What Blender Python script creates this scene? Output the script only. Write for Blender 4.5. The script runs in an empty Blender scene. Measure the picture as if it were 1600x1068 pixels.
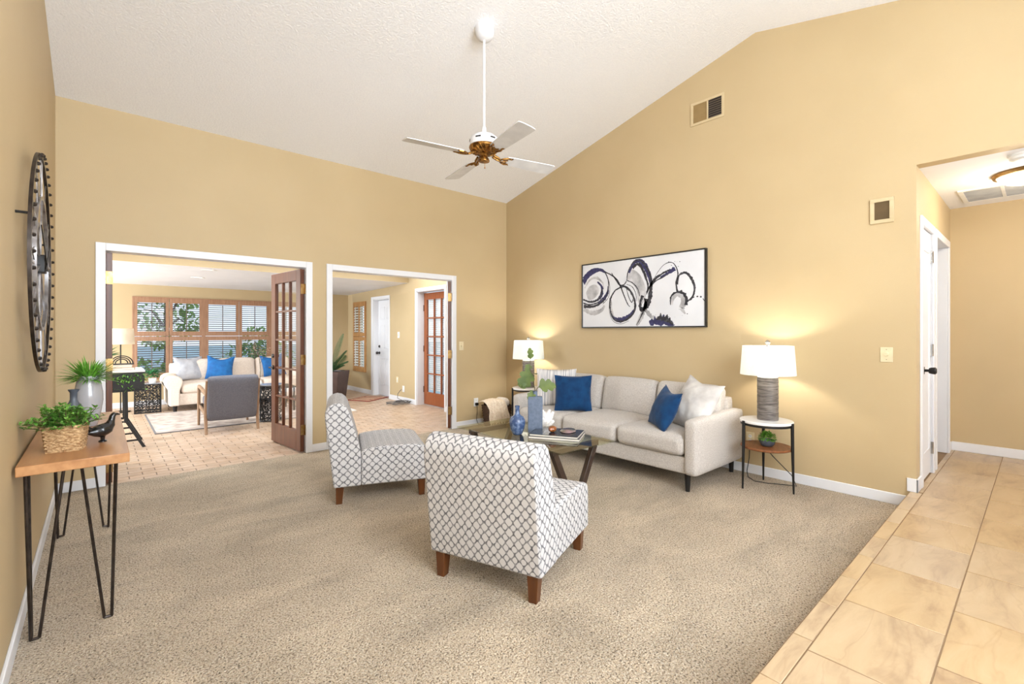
import bpy, bmesh, math, random
from math import sin, cos, pi, radians, sqrt
from mathutils import Vector, Matrix, noise

random.seed(7)
SC = bpy.context.scene
COL = SC.collection

# ------------------------------------------------------------------ camera, world, lights, exposure
CAM_POS = (-4.605, -5.351, 1.331)
CAM_YAW = 0.7226                        # radians from +Y towards +X
cam_data = bpy.data.cameras.new('camera')
cam_data.sensor_width = 36.0
cam_data.lens = 36.0 * 731.4 / 1600.0
cam_data.shift_y = -(534 - 517.7) / 1600.0
cam_data.clip_start = 0.05
cam = bpy.data.objects.new('camera', cam_data)
COL.objects.link(cam)
cam.location = CAM_POS
cam.rotation_euler = (pi / 2, 0, -CAM_YAW)
SC.camera = cam

SC.view_settings.view_transform = 'Standard'
SC.view_settings.look = 'None'
SC.view_settings.gamma = 1.0
SC.view_settings.use_curve_mapping = False
SC.view_settings.exposure = 0.0

world = bpy.data.worlds.new('sky')
SC.world = world
world.use_nodes = True
wn = world.node_tree.nodes
wl = world.node_tree.links
wn.clear()
w_out = wn.new('ShaderNodeOutputWorld')
w_bg = wn.new('ShaderNodeBackground')
w_ramp = wn.new('ShaderNodeValToRGB')
w_tc = wn.new('ShaderNodeTexCoord')
w_sep = wn.new('ShaderNodeSeparateXYZ')
wl.new(w_tc.outputs['Generated'], w_sep.inputs[0])
wl.new(w_sep.outputs['Z'], w_ramp.inputs[0])
w_ramp.color_ramp.elements[0].position = 0.0
w_ramp.color_ramp.elements[0].color = (0.80, 0.90, 1.0, 1)
w_ramp.color_ramp.elements[1].position = 0.6
w_ramp.color_ramp.elements[1].color = (0.40, 0.62, 0.95, 1)
wl.new(w_ramp.outputs[0], w_bg.inputs[0])
w_bg.inputs[1].default_value = 1.25
wl.new(w_bg.outputs[0], w_out.inputs[0])


def area_light(name, loc, rot, sx, sy, power, color=(1, 1, 1)):
    l = bpy.data.lights.new(name, 'AREA')
    l.shape = 'RECTANGLE'
    l.size, l.size_y = sx, sy
    l.energy = power
    l.color = color
    o = bpy.data.objects.new(name, l)
    COL.objects.link(o)
    o.location = loc
    o.rotation_euler = rot
    return o


# added fill light behind the camera, tilted up towards the ceiling
area_light('front_fill', (-3.35, -7.02, 1.7), (radians(110), 0, 0), 2.8, 1.9, 175, (0.87, 0.94, 1.0))
# second added fill, unseen on the same side, washing the vault
area_light('vault_fill', (-3.6, -6.95, 2.9), (radians(122), 0, 0), 2.3, 0.6, 165, (0.84, 0.92, 1.0))
# added overhead fill, hidden above the sunroom side of the french doors
area_light('sunroom_overhead_fill', (-2.6, 1.3, 2.50), (0, 0, 0), 4.4, 1.6, 112, (0.86, 0.94, 1.0))
# added fill out of view at the left end of the sunroom
area_light('sunroom_side_fill', (-7.3, 3.4, 1.3), (0, radians(-90), 0), 1.8, 3.2, 330, (0.86, 0.94, 1.0))
# added fill that brightens the hall from behind the viewer
area_light('hall_fill', (0.9, -7.0, 1.6), (radians(90), 0, 0), 1.2, 1.6, 26, (0.95, 0.97, 1.0))


def point_light(name, loc, power, color, radius=0.05, parent=None):
    l = bpy.data.lights.new(name, 'POINT')
    l.energy = power
    l.color = color
    l.shadow_soft_size = radius
    o = bpy.data.objects.new(name, l)
    COL.objects.link(o)
    o.location = loc
    if parent:
        o.parent = parent
    return o


# ------------------------------------------------------------------ materials
def lin(c):
    r = []
    for v in c:
        v = v / 255.0
        r.append(v / 12.92 if v <= 0.04045 else ((v + 0.055) / 1.055) ** 2.4)
    return (r[0], r[1], r[2], 1.0)


def new_mat(name):
    m = bpy.data.materials.new(name)
    m.use_nodes = True
    nt = m.node_tree
    bsdf = nt.nodes.get('Principled BSDF')
    return m, nt, bsdf


def mat(name, c1, c2=None, rough=0.6, metal=0.0, scale=8.0, detail=3.0, bump=0.0, bscale=None, stretch=None,
        coat=0.0, spec=0.5, island=0.0, pos=(0.35, 0.65), sheen=0.0, trans=0.0):
    """Principled material with noise variation between two colours and an optional bump."""
    m, nt, b = new_mat(name)
    N, L = nt.nodes, nt.links
    b.inputs['Roughness'].default_value = rough
    b.inputs['Metallic'].default_value = metal
    b.inputs['Specular IOR Level'].default_value = spec
    b.inputs['Coat Weight'].default_value = coat
    b.inputs['Sheen Weight'].default_value = sheen
    tc = N.new('ShaderNodeTexCoord')
    vec = tc.outputs['Object']
    if stretch:
        mp = N.new('ShaderNodeMapping')
        mp.inputs['Scale'].default_value = stretch
        L.new(vec, mp.inputs[0])
        vec = mp.outputs[0]
    if c2 is None:
        c2 = tuple(v * 0.94 for v in c1)
    nz = N.new('ShaderNodeTexNoise')
    nz.inputs['Scale'].default_value = scale
    nz.inputs['Detail'].default_value = detail
    L.new(vec, nz.inputs['Vector'])
    rp = N.new('ShaderNodeValToRGB')
    rp.color_ramp.elements[0].position, rp.color_ramp.elements[1].position = pos
    rp.color_ramp.elements[0].color = lin(c1)
    rp.color_ramp.elements[1].color = lin(c2)
    L.new(nz.outputs['Fac'], rp.inputs[0])
    col = rp.outputs[0]
    if island > 0:
        g = N.new('ShaderNodeNewGeometry')
        mr = N.new('ShaderNodeMapRange')
        mr.inputs['To Min'].default_value = 1 - island
        mr.inputs['To Max'].default_value = 1 + island
        L.new(g.outputs['Random Per Island'], mr.inputs['Value'])
        mx = N.new('ShaderNodeVectorMath')
        mx.operation = 'SCALE'
        L.new(col, mx.inputs[0])
        L.new(mr.outputs[0], mx.inputs['Scale'])
        col = mx.outputs[0]
    L.new(col, b.inputs['Base Color'])
    if bump > 0:
        n2 = N.new('ShaderNodeTexNoise')
        n2.inputs['Scale'].default_value = bscale or scale * 4
        n2.inputs['Detail'].default_value = 2
        L.new(vec, n2.inputs['Vector'])
        bp = N.new('ShaderNodeBump')
        bp.inputs['Strength'].default_value = bump
        bp.inputs['Distance'].default_value = 0.01
        L.new(n2.outputs['Fac'], bp.inputs['Height'])
        L.new(bp.outputs[0], b.inputs['Normal'])
    if trans > 0:
        out = N.get('Material Output')
        tr = N.new('ShaderNodeBsdfTranslucent')
        L.new(col, tr.inputs[0])
        ms = N.new('ShaderNodeMixShader')
        ms.inputs[0].default_value = trans
        L.new(b.outputs[0], ms.inputs[1])
        L.new(tr.outputs[0], ms.inputs[2])
        L.new(ms.outputs[0], out.inputs[0])
    return m


def glass_mat(name, tint=(255, 255, 255), refl=1.0, ior=1.45, rough=0.0):
    m, nt, b = new_mat(name)
    N, L = nt.nodes, nt.links
    N.remove(b)
    out = N.get('Material Output')
    t = N.new('ShaderNodeBsdfTransparent')
    t.inputs[0].default_value = lin(tint)
    g = N.new('ShaderNodeBsdfGlossy')
    g.inputs['Roughness'].default_value = rough
    f = N.new('ShaderNodeFresnel')
    f.inputs[0].default_value = ior
    mul = N.new('ShaderNodeMath')
    mul.operation = 'MULTIPLY'
    mul.inputs[1].default_value = refl
    # only the outer face of a pane mirrors the room
    geo = N.new('ShaderNodeNewGeometry')
    inv = N.new('ShaderNodeMath')
    inv.operation = 'MULTIPLY_ADD'
    inv.inputs[1].default_value = -1.0
    inv.inputs[2].default_value = 1.0
    L.new(geo.outputs['Backfacing'], inv.inputs[0])
    m2 = N.new('ShaderNodeMath')
    m2.operation = 'MULTIPLY'
    L.new(f.outputs[0], m2.inputs[0])
    L.new(inv.outputs[0], m2.inputs[1])
    L.new(m2.outputs[0], mul.inputs[0])
    ms = N.new('ShaderNodeMixShader')
    L.new(mul.outputs[0], ms.inputs[0])
    L.new(t.outputs[0], ms.inputs[1])
    L.new(g.outputs[0], ms.inputs[2])
    L.new(ms.outputs[0], out.inputs[0])
    return m


def emit_mat(name, c, strength):
    m, nt, b = new_mat(name)
    b.inputs['Base Color'].default_value = lin(c)
    b.inputs['Emission Color'].default_value = lin(c)
    b.inputs['Emission Strength'].default_value = strength
    return m


def carpet_mat():
    m, nt, b = new_mat('carpet')
    N, L = nt.nodes, nt.links
    b.inputs['Roughness'].default_value = 1.0
    b.inputs['Specular IOR Level'].default_value = 0.05
    b.inputs['Sheen Weight'].default_value = 0.15
    tc = N.new('ShaderNodeTexCoord')
    wob = N.new('ShaderNodeTexNoise')
    wob.inputs['Scale'].default_value = 55
    wob.inputs['Detail'].default_value = 2
    L.new(tc.outputs['Object'], wob.inputs['Vector'])
    fine = N.new('ShaderNodeTexNoise')
    fine.inputs['Scale'].default_value = 125
    fine.inputs['Detail'].default_value = 2.5
    fine.inputs['Roughness'].default_value = 0.6
    fine.inputs['Distortion'].default_value = 0.5
    L.new(tc.outputs['Object'], fine.inputs['Vector'])
    rp = N.new('ShaderNodeValToRGB')
    e = rp.color_ramp.elements
    e[0].position, e[0].color = 0.34, lin((92, 78, 62))
    e[1].position, e[1].color = 0.66, lin((224, 211, 190))
    k = e.new(0.44)
    k.color = lin((190, 169, 142))
    k = e.new(0.53)
    k.color = lin((212, 192, 165))
    L.new(fine.outputs['Fac'], rp.inputs[0])
    # broad brushed patches of the pile
    big = N.new('ShaderNodeTexNoise')
    big.inputs['Scale'].default_value = 1.6
    big.inputs['Detail'].default_value = 4
    big.inputs['Roughness'].default_value = 0.6
    big.inputs['Distortion'].default_value = 0.6
    mp = N.new('ShaderNodeMapping')
    mp.inputs['Rotation'].default_value = (0, 0, 0.5)
    mp.inputs['Scale'].default_value = (1.0, 1.9, 1.0)
    L.new(tc.outputs['Object'], mp.inputs[0])
    L.new(mp.outputs[0], big.inputs['Vector'])
    mr = N.new('ShaderNodeMapRange')
    mr.inputs['From Min'].default_value = 0.35
    mr.inputs['From Max'].default_value = 0.65
    mr.inputs['To Min'].default_value = 0.74
    mr.inputs['To Max'].default_value = 1.02
    L.new(big.outputs['Fac'], mr.inputs['Value'])
    sc = N.new('ShaderNodeVectorMath')
    sc.operation = 'SCALE'
    L.new(rp.outputs[0], sc.inputs[0])
    L.new(mr.outputs[0], sc.inputs['Scale'])
    L.new(sc.outputs[0], b.inputs['Base Color'])
    add = N.new('ShaderNodeMath')
    add.operation = 'ADD'
    L.new(fine.outputs['Fac'], add.inputs[0])
    L.new(wob.outputs['Fac'], add.inputs[1])
    bp = N.new('ShaderNodeBump')
    bp.inputs['Strength'].default_value = 0.9
    bp.inputs['Distance'].default_value = 0.02
    L.new(add.outputs[0], bp.inputs['Height'])
    L.new(bp.outputs[0], b.inputs['Normal'])
    return m


def trellis_mat():
    """Ring and diamond lattice of the slipper chair fabric; UV in metres."""
    m, nt, b = new_mat('trellis_fabric')
    N, L = nt.nodes, nt.links
    b.inputs['Roughness'].default_value = 0.9
    b.inputs['Specular IOR Level'].default_value = 0.2
    tc = N.new('ShaderNodeTexCoord')
    nz = N.new('ShaderNodeTexNoise')
    nz.inputs['Scale'].default_value = 45
    L.new(tc.outputs['UV'], nz.inputs['Vector'])
    off = N.new('ShaderNodeVectorMath')
    off.operation = 'MULTIPLY_ADD'
    off.inputs[1].default_value = (0.007, 0.007, 0)
    L.new(nz.outputs['Color'], off.inputs[0])
    L.new(tc.outputs['UV'], off.inputs[2])
    sp = N.new('ShaderNodeSeparateXYZ')
    L.new(off.outputs[0], sp.inputs[0])

    def mth(op, a, bb=None):
        n = N.new('ShaderNodeMath')
        n.operation = op
        for i, v in enumerate((a, bb)):
            if v is None:
                continue
            if isinstance(v, (int, float)):
                n.inputs[i].default_value = v
            else:
                L.new(v, n.inputs[i])
        return n.outputs[0]
    cx = mth('COSINE', mth('MULTIPLY', sp.outputs[0], 2 * pi / 0.0475))
    cz = mth('COSINE', mth('MULTIPLY', sp.outputs[1], 2 * pi / 0.055))
    g = mth('ADD', cx, cz)
    dist = mth('ABSOLUTE', mth('SUBTRACT', g, 0.26))
    rp = N.new('ShaderNodeValToRGB')
    e = rp.color_ramp.elements
    e[0].position, e[0].color = 0.36, (1, 1, 1, 1)
    e[1].position, e[1].color = 0.56, (0, 0, 0, 1)
    L.new(dist, rp.inputs[0])
    n2 = N.new('ShaderNodeTexNoise')
    n2.inputs['Scale'].default_value = 60
    L.new(tc.outputs['UV'], n2.inputs['Vector'])
    ink = N.new('ShaderNodeValToRGB')
    ink.color_ramp.elements[0].position, ink.color_ramp.elements[0].color = 0.35, lin((92, 91, 94))
    ink.color_ramp.elements[1].position, ink.color_ramp.elements[1].color = 0.65, lin((146, 144, 146))
    L.new(n2.outputs['Fac'], ink.inputs[0])
    mx = N.new('ShaderNodeMix')
    mx.data_type = 'RGBA'
    L.new(rp.outputs[0], mx.inputs['Factor'])
    mx.inputs['A'].default_value = lin((198, 195, 194))
    L.new(ink.outputs[0], mx.inputs['B'])
    L.new(mx.outputs['Result'], b.inputs['Base Color'])
    return m


def tile_mat():
    """Sandstone-look porcelain: each tile takes its own slice of a veined, clouded pattern."""
    m, nt, b = new_mat('stone_tile')
    N, L = nt.nodes, nt.links
    b.inputs['Roughness'].default_value = 0.33
    tc = N.new('ShaderNodeTexCoord')
    g = N.new('ShaderNodeNewGeometry')
    sh = N.new('ShaderNodeVectorMath')
    sh.operation = 'MULTIPLY_ADD'
    cmb = N.new('ShaderNodeCombineXYZ')
    for k in range(3):
        L.new(g.outputs['Random Per Island'], cmb.inputs[k])
    L.new(cmb.outputs[0], sh.inputs[0])
    sh.inputs[1].default_value = (37.0, 23.0, 11.0)
    L.new(tc.outputs['Object'], sh.inputs[2])
    mp = N.new('ShaderNodeMapping')
    mp.inputs['Rotation'].default_value = (0, 0, 0.55)
    mp.inputs['Scale'].default_value = (1.0, 3.2, 1.0)
    L.new(sh.outputs[0], mp.inputs[0])
    n1 = N.new('ShaderNodeTexNoise')
    n1.inputs['Scale'].default_value = 2.4
    n1.inputs['Detail'].default_value = 9
    n1.inputs['Roughness'].default_value = 0.62
    n1.inputs['Distortion'].default_value = 0.7
    L.new(mp.outputs[0], n1.inputs['Vector'])
    rp = N.new('ShaderNodeValToRGB')
    e = rp.color_ramp.elements
    e[0].position, e[0].color = 0.28, lin((150, 120, 88))
    e[1].position, e[1].color = 0.72, lin((194, 168, 130))
    k = e.new(0.42)
    k.color = lin((176, 147, 108))
    k = e.new(0.52)
    k.color = lin((186, 157, 116))
    L.new(n1.outputs['Fac'], rp.inputs[0])
    # thin rust veins where a second distorted noise crosses its middle
    n2 = N.new('ShaderNodeTexNoise')
    n2.inputs['Scale'].default_value = 1.7
    n2.inputs['Detail'].default_value = 4
    n2.inputs['Distortion'].default_value = 0.5
    L.new(mp.outputs[0], n2.inputs['Vector'])
    sb = N.new('ShaderNodeMath')
    sb.operation = 'SUBTRACT'
    sb.inputs[1].default_value = 0.5
    L.new(n2.outputs['Fac'], sb.inputs[0])
    ab = N.new('ShaderNodeMath')
    ab.operation = 'ABSOLUTE'
    L.new(sb.outputs[0], ab.inputs[0])
    vr = N.new('ShaderNodeMapRange')
    vr.inputs['From Min'].default_value = 0.0
    vr.inputs['From Max'].default_value = 0.022
    vr.inputs['To Min'].default_value = 0.20
    vr.inputs['To Max'].default_value = 0.0
    L.new(ab.outputs[0], vr.inputs['Value'])
    mx = N.new('ShaderNodeMix')
    mx.data_type = 'RGBA'
    L.new(vr.outputs[0], mx.inputs['Factor'])
    L.new(rp.outputs[0], mx.inputs['A'])
    mx.inputs['B'].default_value = lin((142, 104, 68))
    # some tiles greyer than others
    hs = N.new('ShaderNodeHueSaturation')
    mr = N.new('ShaderNodeMapRange')
    mr.inputs['To Min'].default_value = 0.80
    mr.inputs['To Max'].default_value = 0.98
    L.new(g.outputs['Random Per Island'], mr.inputs['Value'])
    L.new(mr.outputs[0], hs.inputs['Saturation'])
    L.new(mx.outputs['Result'], hs.inputs['Color'])
    L.new(hs.outputs[0], b.inputs['Base Color'])
    bp = N.new('ShaderNodeBump')
    bp.inputs['Strength'].default_value = 0.12
    bp.inputs['Distance'].default_value = 0.01
    L.new(n1.outputs['Fac'], bp.inputs['Height'])
    L.new(bp.outputs[0], b.inputs['Normal'])
    return m


def wood_mat(name, c1, c2, rough=0.4, along=(1, 14, 14), scale=3.0, coat=0.0, bump=0.0):
    return mat(name, c1, c2, rough=rough, scale=scale, detail=6, stretch=along, pos=(0.3, 0.7), coat=coat, bump=bump)


WALL = mat('wall_paint', (193, 171, 133), (189, 167, 129), rough=0.55, scale=1.5, bump=0.06, bscale=120, spec=0.35)
CEIL = mat('ceiling_texture', (246, 246, 248), (242, 242, 245), rough=0.9, scale=70, detail=4, bump=0.55, bscale=75, spec=0.1)
CEILP = mat('ceiling_plain', (236, 236, 238), (232, 232, 234), rough=0.8, scale=3)
TRIM = mat('white_trim', (228, 228, 231), (224, 224, 227), rough=0.35, scale=2)
CARPET = carpet_mat()
TILE = tile_mat()
GROUT = mat('grout', (138, 112, 84), rough=0.9)
BRICK = mat('brick_paver', (200, 175, 152), (184, 154, 126), rough=0.36, scale=6, detail=5, island=0.09, bump=0.08, bscale=50)
MORTAR = mat('brick_mortar', (140, 124, 110), rough=0.9)
DOORWOOD = wood_mat('door_wood', (106, 57, 28), (78, 38, 18), rough=0.35, along=(14, 14, 1))
DOORWOOD2 = wood_mat('door_wood_light', (156, 88, 46), (128, 66, 30), rough=0.35, along=(14, 14, 1))
SHUTTER = wood_mat('shutter_wood', (170, 130, 100), (148, 108, 80), rough=0.45, along=(14, 14, 2))
SHUTTER2 = wood_mat('shutter_wood_oak', (186, 140, 88), (150, 104, 58), rough=0.45, along=(14, 14, 2))
LOUVER = wood_mat('louver_wood_shaded', (112, 96, 86), (88, 74, 66), rough=0.5, along=(1, 14, 14))  # darker than the shutter frames: backlit shade put into the colour
LOUVERW = mat('louver_pale', (248, 246, 240), (240, 236, 228), rough=0.5, trans=0.6)
GLASS = glass_mat('pane_glass')
BRASS = mat('brass', (172, 142, 96), (146, 114, 66), rough=0.3, metal=0.9, scale=30)
ABRASS = mat('antique_brass', (176, 128, 62), (84, 52, 22), rough=0.32, metal=0.85, scale=38, detail=4)
BLACKM = mat('black_metal', (34, 31, 30), (26, 24, 23), rough=0.45, metal=0.3, scale=20)
BRONZE = mat('dark_bronze', (70, 60, 54), (46, 40, 36), rough=0.35, metal=0.7, scale=25)
CHROME = mat('chrome', (200, 200, 200), rough=0.15, metal=1.0)
TRELLIS = trellis_mat()
CHLEG = wood_mat('chair_leg_wood', (100, 56, 22), (74, 38, 14), rough=0.35, along=(10, 10, 1))
SOFA = mat('sofa_linen', (200, 193, 186), (176, 168, 161), rough=0.95, scale=120, detail=3, bump=0.25, bscale=260, spec=0.15, sheen=0.1)
BLUE = mat('blue_velvet', (14, 62, 106), (9, 48, 88), rough=0.8, scale=14, bump=0.15, bscale=200, sheen=0.12, spec=0.2)
WPILLOW = mat('white_pillow', (224, 220, 216), (190, 185, 182), rough=0.95, scale=7, detail=5, bump=0.5, bscale=16, spec=0.1)
STRIPEP = mat('striped_pillow', (226, 222, 220), (160, 160, 166), rough=0.95, scale=1.0, detail=2, stretch=(75, 3, 2.5), pos=(0.42, 0.66), bump=0.3, bscale=2, spec=0.1)
SHADE = mat('shade_linen', (238, 240, 238), (230, 233, 230), rough=0.9, scale=90, trans=0.45)
LAMPB = mat('lamp_grey_glaze', (128, 120, 114), (70, 63, 58), rough=0.5, scale=5, detail=8, stretch=(2, 2, 22), bump=0.3, bscale=8)
MARBLE = mat('white_top', (240, 238, 236), (228, 226, 226), rough=0.25, scale=5)
WALNUT = wood_mat('walnut', (140, 86, 48), (110, 62, 32), rough=0.4, along=(3, 16, 16))
CONSOLE = wood_mat('console_oak', (188, 140, 94), (162, 112, 70), rough=0.32, along=(14, 1.2, 14), scale=2.0)
DARKWOOD = wood_mat('espresso_wood', (66, 48, 38), (44, 32, 26), rough=0.4, along=(4, 4, 4))
TGLASS = glass_mat('table_glass', (243, 246, 232), 1.25, 1.6)
SLATE = mat('slate_ceramic', (104, 116, 136), (90, 102, 122), rough=0.55, scale=40)
BLUEGLASS = mat('blue_mottled_glass', (56, 78, 118), (120, 142, 176), rough=0.25, scale=34, detail=4, pos=(0.48, 0.75), coat=0.4)
GREYGLAZE = mat('grey_glaze', (168, 166, 168), (156, 154, 156), rough=0.18, scale=4, coat=0.5)
CHARCOAL = mat('charcoal_ceramic', (78, 84, 92), (62, 66, 74), rough=0.35)
BLACKC = mat('black_ceramic', (26, 24, 25), (20, 19, 20), rough=0.25, coat=0.3)
LEAF = mat('leaf_green', (86, 142, 52), (130, 180, 78), rough=0.5, scale=20, island=0.25, trans=0.2)
LEAFB = mat('leaf_bright', (122, 182, 66), (88, 150, 48), rough=0.5, scale=20, island=0.25, trans=0.2)
LEAFD = mat('leaf_dark', (60, 92, 58), (84, 118, 74), rough=0.5, scale=20, island=0.25, trans=0.15)
LEAFO = mat('leaf_olive', (80, 100, 46), (112, 128, 66), rough=0.5, scale=9, island=0.12, trans=0.15)
STEM = mat('plant_stem', (92, 84, 52), (70, 62, 40), rough=0.7)
SOIL = mat('potting_soil', (60, 46, 34), (42, 32, 24), rough=1, scale=60)
WICKER = mat('seagrass', (206, 172, 128), (146, 108, 68), rough=0.9, scale=60, detail=3, stretch=(1, 1, 2.2), bump=0.8, bscale=70)
DWICKER = mat('dark_wicker', (92, 64, 44), (56, 38, 26), rough=0.8, scale=50, bump=0.6, bscale=60)
THROW = mat('cream_knit', (242, 228, 210), (226, 206, 182), rough=1, scale=45, bump=0.7, bscale=70)
ALMOND = mat('almond_plastic', (226, 212, 176), rough=0.4)
WPLAST = mat('white_plastic', (238, 238, 236), rough=0.35)
VENTM = mat('vent_paint', (206, 186, 148), (196, 176, 138), rough=0.5)
VENTD = mat('vent_dark_mesh', (104, 84, 54), (92, 74, 46), rough=0.8)  # darker tan for the small grille and the plate screws
DARKV = mat('dark_slot', (38, 30, 26), rough=0.9)
VENTG = mat('return_grille', (168, 168, 168), (150, 150, 150), rough=0.6)
SILVERM = mat('brushed_silver', (186, 184, 186), (128, 122, 120), rough=0.32, metal=0.85, scale=14)
GUNM = mat('gunmetal', (72, 70, 70), rough=0.3, metal=0.8)


# ------------------------------------------------------------------ mesh helpers
class B:
    def __init__(self):
        self.bm = bmesh.new()
        self.uv = None

    def _quad(self, a, b, c, d):
        try:
            return self.bm.faces.new((a, b, c, d))
        except ValueError:
            return None

    def box(self, x0, x1, y0, y1, z0, z1, M=None):
        v = []
        for z in (z0, z1):
            for x, y in ((x0, y0), (x1, y0), (x1, y1), (x0, y1)):
                p = Vector((x, y, z))
                if M is not None:
                    p = M @ p
                v.append(self.bm.verts.new(p))
        for f in ((3, 2, 1, 0), (4, 5, 6, 7), (0, 1, 5, 4), (1, 2, 6, 5), (2, 3, 7, 6), (3, 0, 4, 7)):
            self.bm.faces.new([v[i] for i in f])
        return self

    def bar(self, p0, p1, w, d, up=(0, 0, 1)):
        """Rectangular bar from p0 to p1."""
        p0, p1 = Vector(p0), Vector(p1)
        t = (p1 - p0).normalized()
        u = Vector(up)
        s = t.cross(u)
        if s.length < 1e-5:
            s = t.cross(Vector((1, 0, 0)))
        s.normalize()
        n = s.cross(t)
        v = []
        for p in (p0, p1):
            for a, b in ((-1, -1), (1, -1), (1, 1), (-1, 1)):
                v.append(self.bm.verts.new(p + s * (a * w / 2) + n * (b * d / 2)))
        for f in ((3, 2, 1, 0), (4, 5, 6, 7), (0, 1, 5, 4), (1, 2, 6, 5), (2, 3, 7, 6), (3, 0, 4, 7)):
            self.bm.faces.new([v[i] for i in f])
        return self

    def tube(self, pts, r, seg=8, closed=False, cap=True):
        pts = [Vector(p) for p in pts]
        n = len(pts)
        rings = []
        prev = None
        for i, p in enumerate(pts):
            a = pts[(i - 1) % n] if (closed or i > 0) else p
            c = pts[(i + 1) % n] if (closed or i < n - 1) else p
            t = (c - a)
            if t.length < 1e-9:
                t = Vector((0, 0, 1))
            t.normalize()
            if prev is None:
                s = t.cross(Vector((0, 0, 1)))
                if s.length < 1e-3:
                    s = t.cross(Vector((1, 0, 0)))
            else:
                s = prev - t * prev.dot(t)
                if s.length < 1e-6:
                    s = t.cross(Vector((1, 0, 0)))
            s.normalize()
            prev = s
            u = t.cross(s)
            rr = r[i] if isinstance(r, (list, tuple)) else r
            rings.append([self.bm.verts.new(p + s * (rr * cos(2 * pi * k / seg)) + u * (rr * sin(2 * pi * k / seg))) for k in range(seg)])
        m = n if closed else n - 1
        for i in range(m):
            A, C = rings[i], rings[(i + 1) % n]
            for k in range(seg):
                self._quad(A[k], A[(k + 1) % seg], C[(k + 1) % seg], C[k])
        if cap and not closed:
            self.bm.faces.new(list(reversed(rings[0])))
            self.bm.faces.new(rings[-1])
        return self

    def cyl(self, p0, p1, r0, r1=None, seg=20):
        return self.tube([p0, p1], [r0, r0 if r1 is None else r1], seg)

    def lathe(self, prof, c=(0, 0, 0), seg=32, M=None, sx=1.0, sy=1.0):
        c = Vector(c)
        rings = []
        for r, z in prof:
            if r < 1e-6:
                p = c + Vector((0, 0, z))
                rings.append([self.bm.verts.new(M @ p if M is not None else p)])
            else:
                ring = []
                for k in range(seg):
                    a = 2 * pi * k / seg
                    p = c + Vector((r * sx * cos(a), r * sy * sin(a), z))
                    ring.append(self.bm.verts.new(M @ p if M is not None else p))
                rings.append(ring)
        for A, C in zip(rings[:-1], rings[1:]):
            if len(A) == 1 and len(C) == 1:
                continue
            for k in range(seg):
                k2 = (k + 1) % seg
                if len(A) == 1:
                    self.bm.faces.new((A[0], C[k2], C[k]))
                elif len(C) == 1:
                    self.bm.faces.new((A[k], A[k2], C[0]))
                else:
                    self._quad(A[k], A[k2], C[k2], C[k])
        return self

    def prism(self, poly, a0, a1, axis='y', M=None):
        """Extrude a 2D polygon along an axis. axis x: (y,z); y: (x,z); z: (x,y)."""
        def P(p, a):
            q = Vector((a, p[0], p[1])) if axis == 'x' else Vector((p[0], a, p[1])) if axis == 'y' else Vector((p[0], p[1], a))
            return M @ q if M is not None else q
        A = [self.bm.verts.new(P(p, a0)) for p in poly]
        C = [self.bm.verts.new(P(p, a1)) for p in poly]
        self.bm.faces.new(A)
        self.bm.faces.new(list(reversed(C)))
        n = len(poly)
        for i in range(n):
            self._quad(A[i], C[i], C[(i + 1) % n], A[(i + 1) % n])
        return self

    def surf(self, fn, nu, nv, closeu=False, closev=False):
        g = [[self.bm.verts.new(fn(i / nu, j / nv)) for j in range(nv if closev else nv + 1)] for i in range(nu if closeu else nu + 1)]
        for i in range(nu):
            for j in range(nv):
                i2 = (i + 1) % len(g)
                j2 = (j + 1) % len(g[0])
                self._quad(g[i][j], g[i2][j], g[i2][j2], g[i][j2])
        return self

    def leaf(self, base, d, up, length, width, droop=0.3, seg=4, fold=0.15, wpos=0.5):
        """A single leaf blade with real length, width and a folded midrib."""
        d = Vector(d).normalized()
        up = Vector(up)
        s = d.cross(up)
        if s.length < 1e-4:
            s = d.cross(Vector((1, 0.3, 0)))
        s.normalize()
        n = s.cross(d)
        p = Vector(base)
        rows = []
        cur = d.copy()
        for i in range(seg + 1):
            t = i / seg
            w = width * 0.5 * (sin(pi * min(1, t ** (0.7 if wpos < 0.5 else 1.0))) ** 0.8) if 0 < t < 1 else 0.0
            if i == 0:
                w = width * 0.08
            rows.append((p.copy(), w, cur.copy()))
            cur = (cur - Vector((0, 0, 1)) * (droop / seg) * 1.6).normalized()
            p = p + cur * (length / seg)
        L, Mi, R = [], [], []
        for p, w, c in rows:
            nn = s.cross(c)
            Mi.append(self.bm.verts.new(p))
            if w > 1e-5:
                L.append(self.bm.verts.new(p - s * w + nn * (w * fold)))
                R.append(self.bm.verts.new(p + s * w + nn * (w * fold)))
            else:
                L.append(None)
                R.append(None)
        for i in range(seg):
            for S, flip in ((L, False), (R, True)):
                vs = [Mi[i], Mi[i + 1], S[i + 1], S[i]]
                vs = [v for v in vs if v is not None]
                if len(vs) >= 3:
                    if flip:
                        vs.reverse()
                    self.bm.faces.new(vs)
        return self

    def build(self, name, material, parent=None, angle=35, bevel=0.0, seg=2, loc=None, rot=None, sub=0, recalc=True):
        if recalc:
            bmesh.ops.recalc_face_normals(self.bm, faces=self.bm.faces[:])
        me = bpy.data.meshes.new(name)
        self.bm.to_mesh(me)
        self.bm.free()
        me.materials.append(material)
        for p in me.polygons:
            p.use_smooth = True
        me.set_sharp_from_angle(angle=radians(angle))
        o = bpy.data.objects.new(name, me)
        COL.objects.link(o)
        if parent is not None:
            o.parent = parent
        if loc is not None:
            o.location = loc
        if rot is not None:
            o.rotation_euler = rot
        if bevel > 0:
            md = o.modifiers.new('bevel', 'BEVEL')
            md.width = bevel
            md.segments = seg
            md.limit_method = 'ANGLE'
            md.angle_limit = radians(40)
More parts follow.
